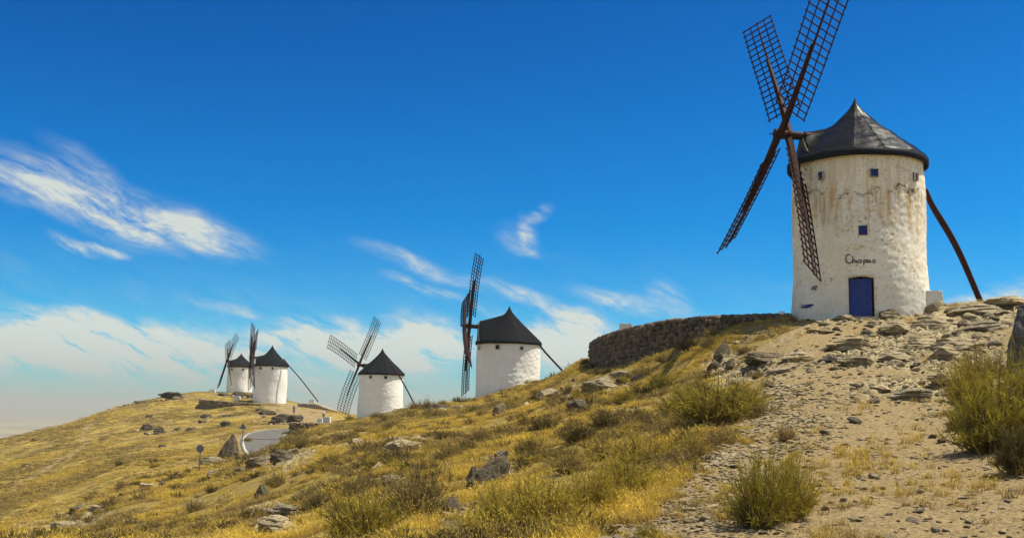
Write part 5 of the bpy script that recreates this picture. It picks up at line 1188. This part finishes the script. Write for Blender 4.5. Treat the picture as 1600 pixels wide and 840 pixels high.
# golden grass
X, Y, r, rg = sample(225000, 8, 125, .60, 1, -.5)
D = cov_at(dirt, X, Y); K = cov_at(rockm, X, Y); FM = cov_at(bare, X, Y)
cl_ = fbm2(X / 1.3, Y / 1.3, 61, 3); cl2 = fbm2(X / 5, Y / 5, 62, 3)
dens = (1 - D * .96) * (1 - K * .85) * (1 - FM * .55) * sstep(-.30, .22, cl_ + cl2 * .6)
keep = (rg.random(len(X)) < dens) & mills_mask(X, Y); X, Y, r = X[keep], Y[keep], r[keep]; n = len(X); clk = cl_[keep] + cl2[keep] * .6
Z = HZ(X, Y); s_ = rg.uniform(.5, 1.1, n) * (.62 + .25 * clk) * (1 + r / 70); hgt = s_ * rg.uniform(.45, .95, n) / (1 + r / 90)
green = (fbm2(X / 3.1, Y / 3.1, 63, 3) + rg.normal(0, .12, n)) > .24
GT = [tuft_mesh('tuft', 600 + k, M_STRAW, 30, .34, .7, .0055, .12) for k in range(5)]
GG = [tuft_mesh('tuft', 620 + k, M_STRAWG, 30, .34, .8, .006, .12, .1) for k in range(4)]
pts = np.stack([X, Y, Z], 1); scl = np.stack([s_, s_, hgt], 1); rot = np.stack([rg.normal(0, .12, n), rg.normal(0, .12, n), rg.uniform(0, 6.28, n)], 1)
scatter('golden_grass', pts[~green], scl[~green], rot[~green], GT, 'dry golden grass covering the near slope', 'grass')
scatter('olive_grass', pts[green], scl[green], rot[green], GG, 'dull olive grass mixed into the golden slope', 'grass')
# tall seed stalks standing above the near grass
X, Y, r, rg = sample(9500, 10, 60, .60, 9, -.5); D = cov_at(dirt, X, Y); K = cov_at(rockm, X, Y); k = (rg.random(len(X)) < (1 - D) ** 2 * (1 - K * .8) * sstep(-.3, .4, fbm2(X / 2, Y / 2, 68, 3))) & mills_mask(X, Y); X, Y, r = X[k], Y[k], r[k]; n = len(X)
s_ = rg.uniform(.6, 1.2, n); scatter('seed_stalks', np.stack([X, Y, HZ(X, Y)], 1), np.stack([s_, s_, s_ * rg.uniform(.7, 1.1, n)], 1), np.stack([rg.normal(0, .1, n), rg.normal(0, .1, n), rg.uniform(0, 6.28, n)], 1),
        [tuft_mesh('stalk', 660 + k, M_STRAW, 6, .44, .5, .0022, .18, 1.0, .0045, .28) for k in range(4)], 'tall pale seed stalks above the golden grass', 'grass')
# far hillside tufts
X, Y, r, rg = sample(90000, 70, 290, .5, 2); k = (X < 12) & mills_mask(X, Y); D = cov_at(dirt, X, Y); k &= rg.random(len(X)) < (1 - D) * sstep(-.25, .5, fbm2(X / 6, Y / 14, 71, 4) + .1); X, Y, r = X[k], Y[k], r[k]; n = len(X)
s_ = rg.uniform(.4, 1.0, n) * (1 + r / 300); pts = np.stack([X, Y, HZ(X, Y) - .02], 1); scl = np.stack([s_ * 1.3, s_ * 1.3, s_ * .45], 1); rot = np.stack([np.zeros(n), np.zeros(n), rg.uniform(0, 6.28, n)], 1)
g2 = fbm2(X / 8, Y / 16, 77, 3) + rg.normal(0, .15, n) > -.14
scatter('hillside_grass', pts[~g2], scl[~g2], rot[~g2], [tuft_mesh('tuft', 640 + k, M_STRAW, 40, .30, 1.2, .016, .42, 0) for k in range(3)], 'thin dry grass on the far hillside', 'grass')
scatter('hillside_scrub', pts[g2], scl[g2], rot[g2], [tuft_mesh('tuft', 650 + k, M_BUSHO, 40, .30, 1.2, .016, .42, 0) for k in range(3)], 'brown low scrub on the far hillside', 'scrub')
X, Y, r, rg = sample(8900, 11, 110, .60, 6, -.5); D = cov_at(dirt, X, Y); FM = cov_at(bare, X, Y); cn = fbm2(X / 4.5, Y / 4.5, 66, 3)
k = (rg.random(len(X)) < (1 - D) ** 2 * (1 - FM * .8) * sstep(-.25, .35, cn)) & mills_mask(X, Y); X, Y, r, cn = X[k], Y[k], r[k], cn[k]; n = len(X)
s_ = rg.uniform(.12, .42, n) * (.8 + r / 90); pts = np.stack([X, Y, HZ(X, Y) - .02], 1); scl = np.stack([s_ * 1.25, s_ * 1.25, s_ * rg.uniform(.7, 1.2, n)], 1); rot = np.stack([rg.normal(0, .1, n), rg.normal(0, .1, n), rg.uniform(0, 6.28, n)], 1)
LS = [shrub_mesh('scrub', 560 + k, m_, 60, 1.1, 1, 6, .022, .3, .2) for k, m_ in enumerate((M_BUSHO, M_BUSHO, M_BUSHD, M_BUSHY, M_STRAWG, M_BUSHD))]
scatter('low_scrub', pts, scl, rot, LS, 'low brown and olive scrub tangled in the golden grass', 'scrub')
# gravel on the path and rubble among the grass
GM = [rock_mesh('pebble', 700 + k, M_STONE, 'stone', ICO2) for k in range(6)] + [rock_mesh('pebble', 710, M_ROCK, 'stone', ICO2)]
X, Y, r, rg = sample(165000, 7.5, 52, .56, 3, -.1); D = cov_at(dirt, X, Y); K = cov_at(rockm, X, Y); px, py = proj(np.stack([X, Y, HZ(X, Y)], 1))
edge = sstep(0, 1, 1 - np.abs(D - .5) * 2); stony = sstep(330, 60, px - 950 - (840 - py) * .55) * (py > 600)
clu = sstep(-.25, .3, fbm2(X / .9, Y / .9, 83, 3)); dens = D * (.07 + .85 * stony) * (.3 + clu) + edge * .5 + K * .22 + sstep(.3, .6, fbm2(X / 1.5, Y / 1.5, 81, 3)) * .1
k = rg.random(len(X)) < dens; X, Y, r = X[k], Y[k], r[k]; n = len(X); s_ = (.006 + .020 * rg.random(n) ** 3 * 1.6 + .035 * (rg.random(n) < .04) * stony[k]) * (1 + r / 16) * .8
scatter('gravel', np.stack([X, Y, HZ(X, Y) + s_ * .15], 1), np.stack([s_ * rg.uniform(.8, 1.7, n), s_ * rg.uniform(.8, 1.3, n), s_ * rg.uniform(.3, .65, n)], 1), rg.uniform(-.3, .3, (n, 3)) + np.stack([np.zeros(n), np.zeros(n), rg.uniform(0, 6.28, n)], 1), GM, 'loose gravel on the dirt path', 'gravel')
# rubble in rocky areas of the slope and far hill
X, Y, r, rg = sample(26000, 12, 280, .5, 4); K = cov_at(rockm, X, Y); FM = cov_at(bare, X, Y); fn = sstep(.25, .45, fbm2(X / 10, Y / 20, 91, 4)); dens = K * .5 * (r < 110) + FM * fn * .22
k = (rg.random(len(X)) < dens) & mills_mask(X, Y); X, Y, r = X[k], Y[k], r[k]; n = len(X); s_ = (.03 + .09 * rg.random(n) ** 2) * (.6 + r / 110)
ex = []; es = []
for fx_, fy_, fw_, fY in FARP:
    if fY < 14: continue
    for _ in range(16): ex.append((fx_ + rg.normal() * fw_ * 1.1, fy_ + rg.normal() * fw_ * .7)); es.append(fw_ * rg.uniform(.05, .28))
ex = np.array(ex); X = np.concatenate([X, ex[:, 0]]); Y = np.concatenate([Y, ex[:, 1]]); s_ = np.concatenate([s_, es]); n = len(X)
scatter('rubble', np.stack([X, Y, HZ(X, Y)], 1), np.stack([s_ * rg.uniform(.8, 1.9, n), s_ * rg.uniform(.8, 1.3, n), s_ * rg.uniform(.4, .9, n)], 1), np.stack([rg.uniform(-.3, .3, n), rg.uniform(-.3, .3, n), rg.uniform(0, 6.28, n)], 1),
        [rock_mesh('rubble_stone', 720, M_ROCKDARK, 'stone', ICO2)] + [rock_mesh('rubble_stone', 730 + k, M_ROCK, 'stone', ICO2) for k in range(2)], 'rock rubble among the grass and outcrops', 'rubble')

# ------------------------------------------------------------------ haze over the plain
hm = bpy.data.materials.new('haze'); hm.use_nodes = True; t = hm.node_tree; t.nodes.clear()
pv = t.nodes.new('ShaderNodeVolumePrincipled'); pv.inputs['Color'].default_value = (.88, .87, .74, 1); pv.inputs['Density'].default_value = 1.7e-4; pv.inputs['Anisotropy'].default_value = .2
t.links.new(pv.outputs[0], t.nodes.new('ShaderNodeOutputMaterial').inputs['Volume'])
m = MB(); m.box((0, 0, (-160 + 30) / 2), (130000, 130000, 190)); hz = m.build('haze', hm); tag(hz, kind='stuff')
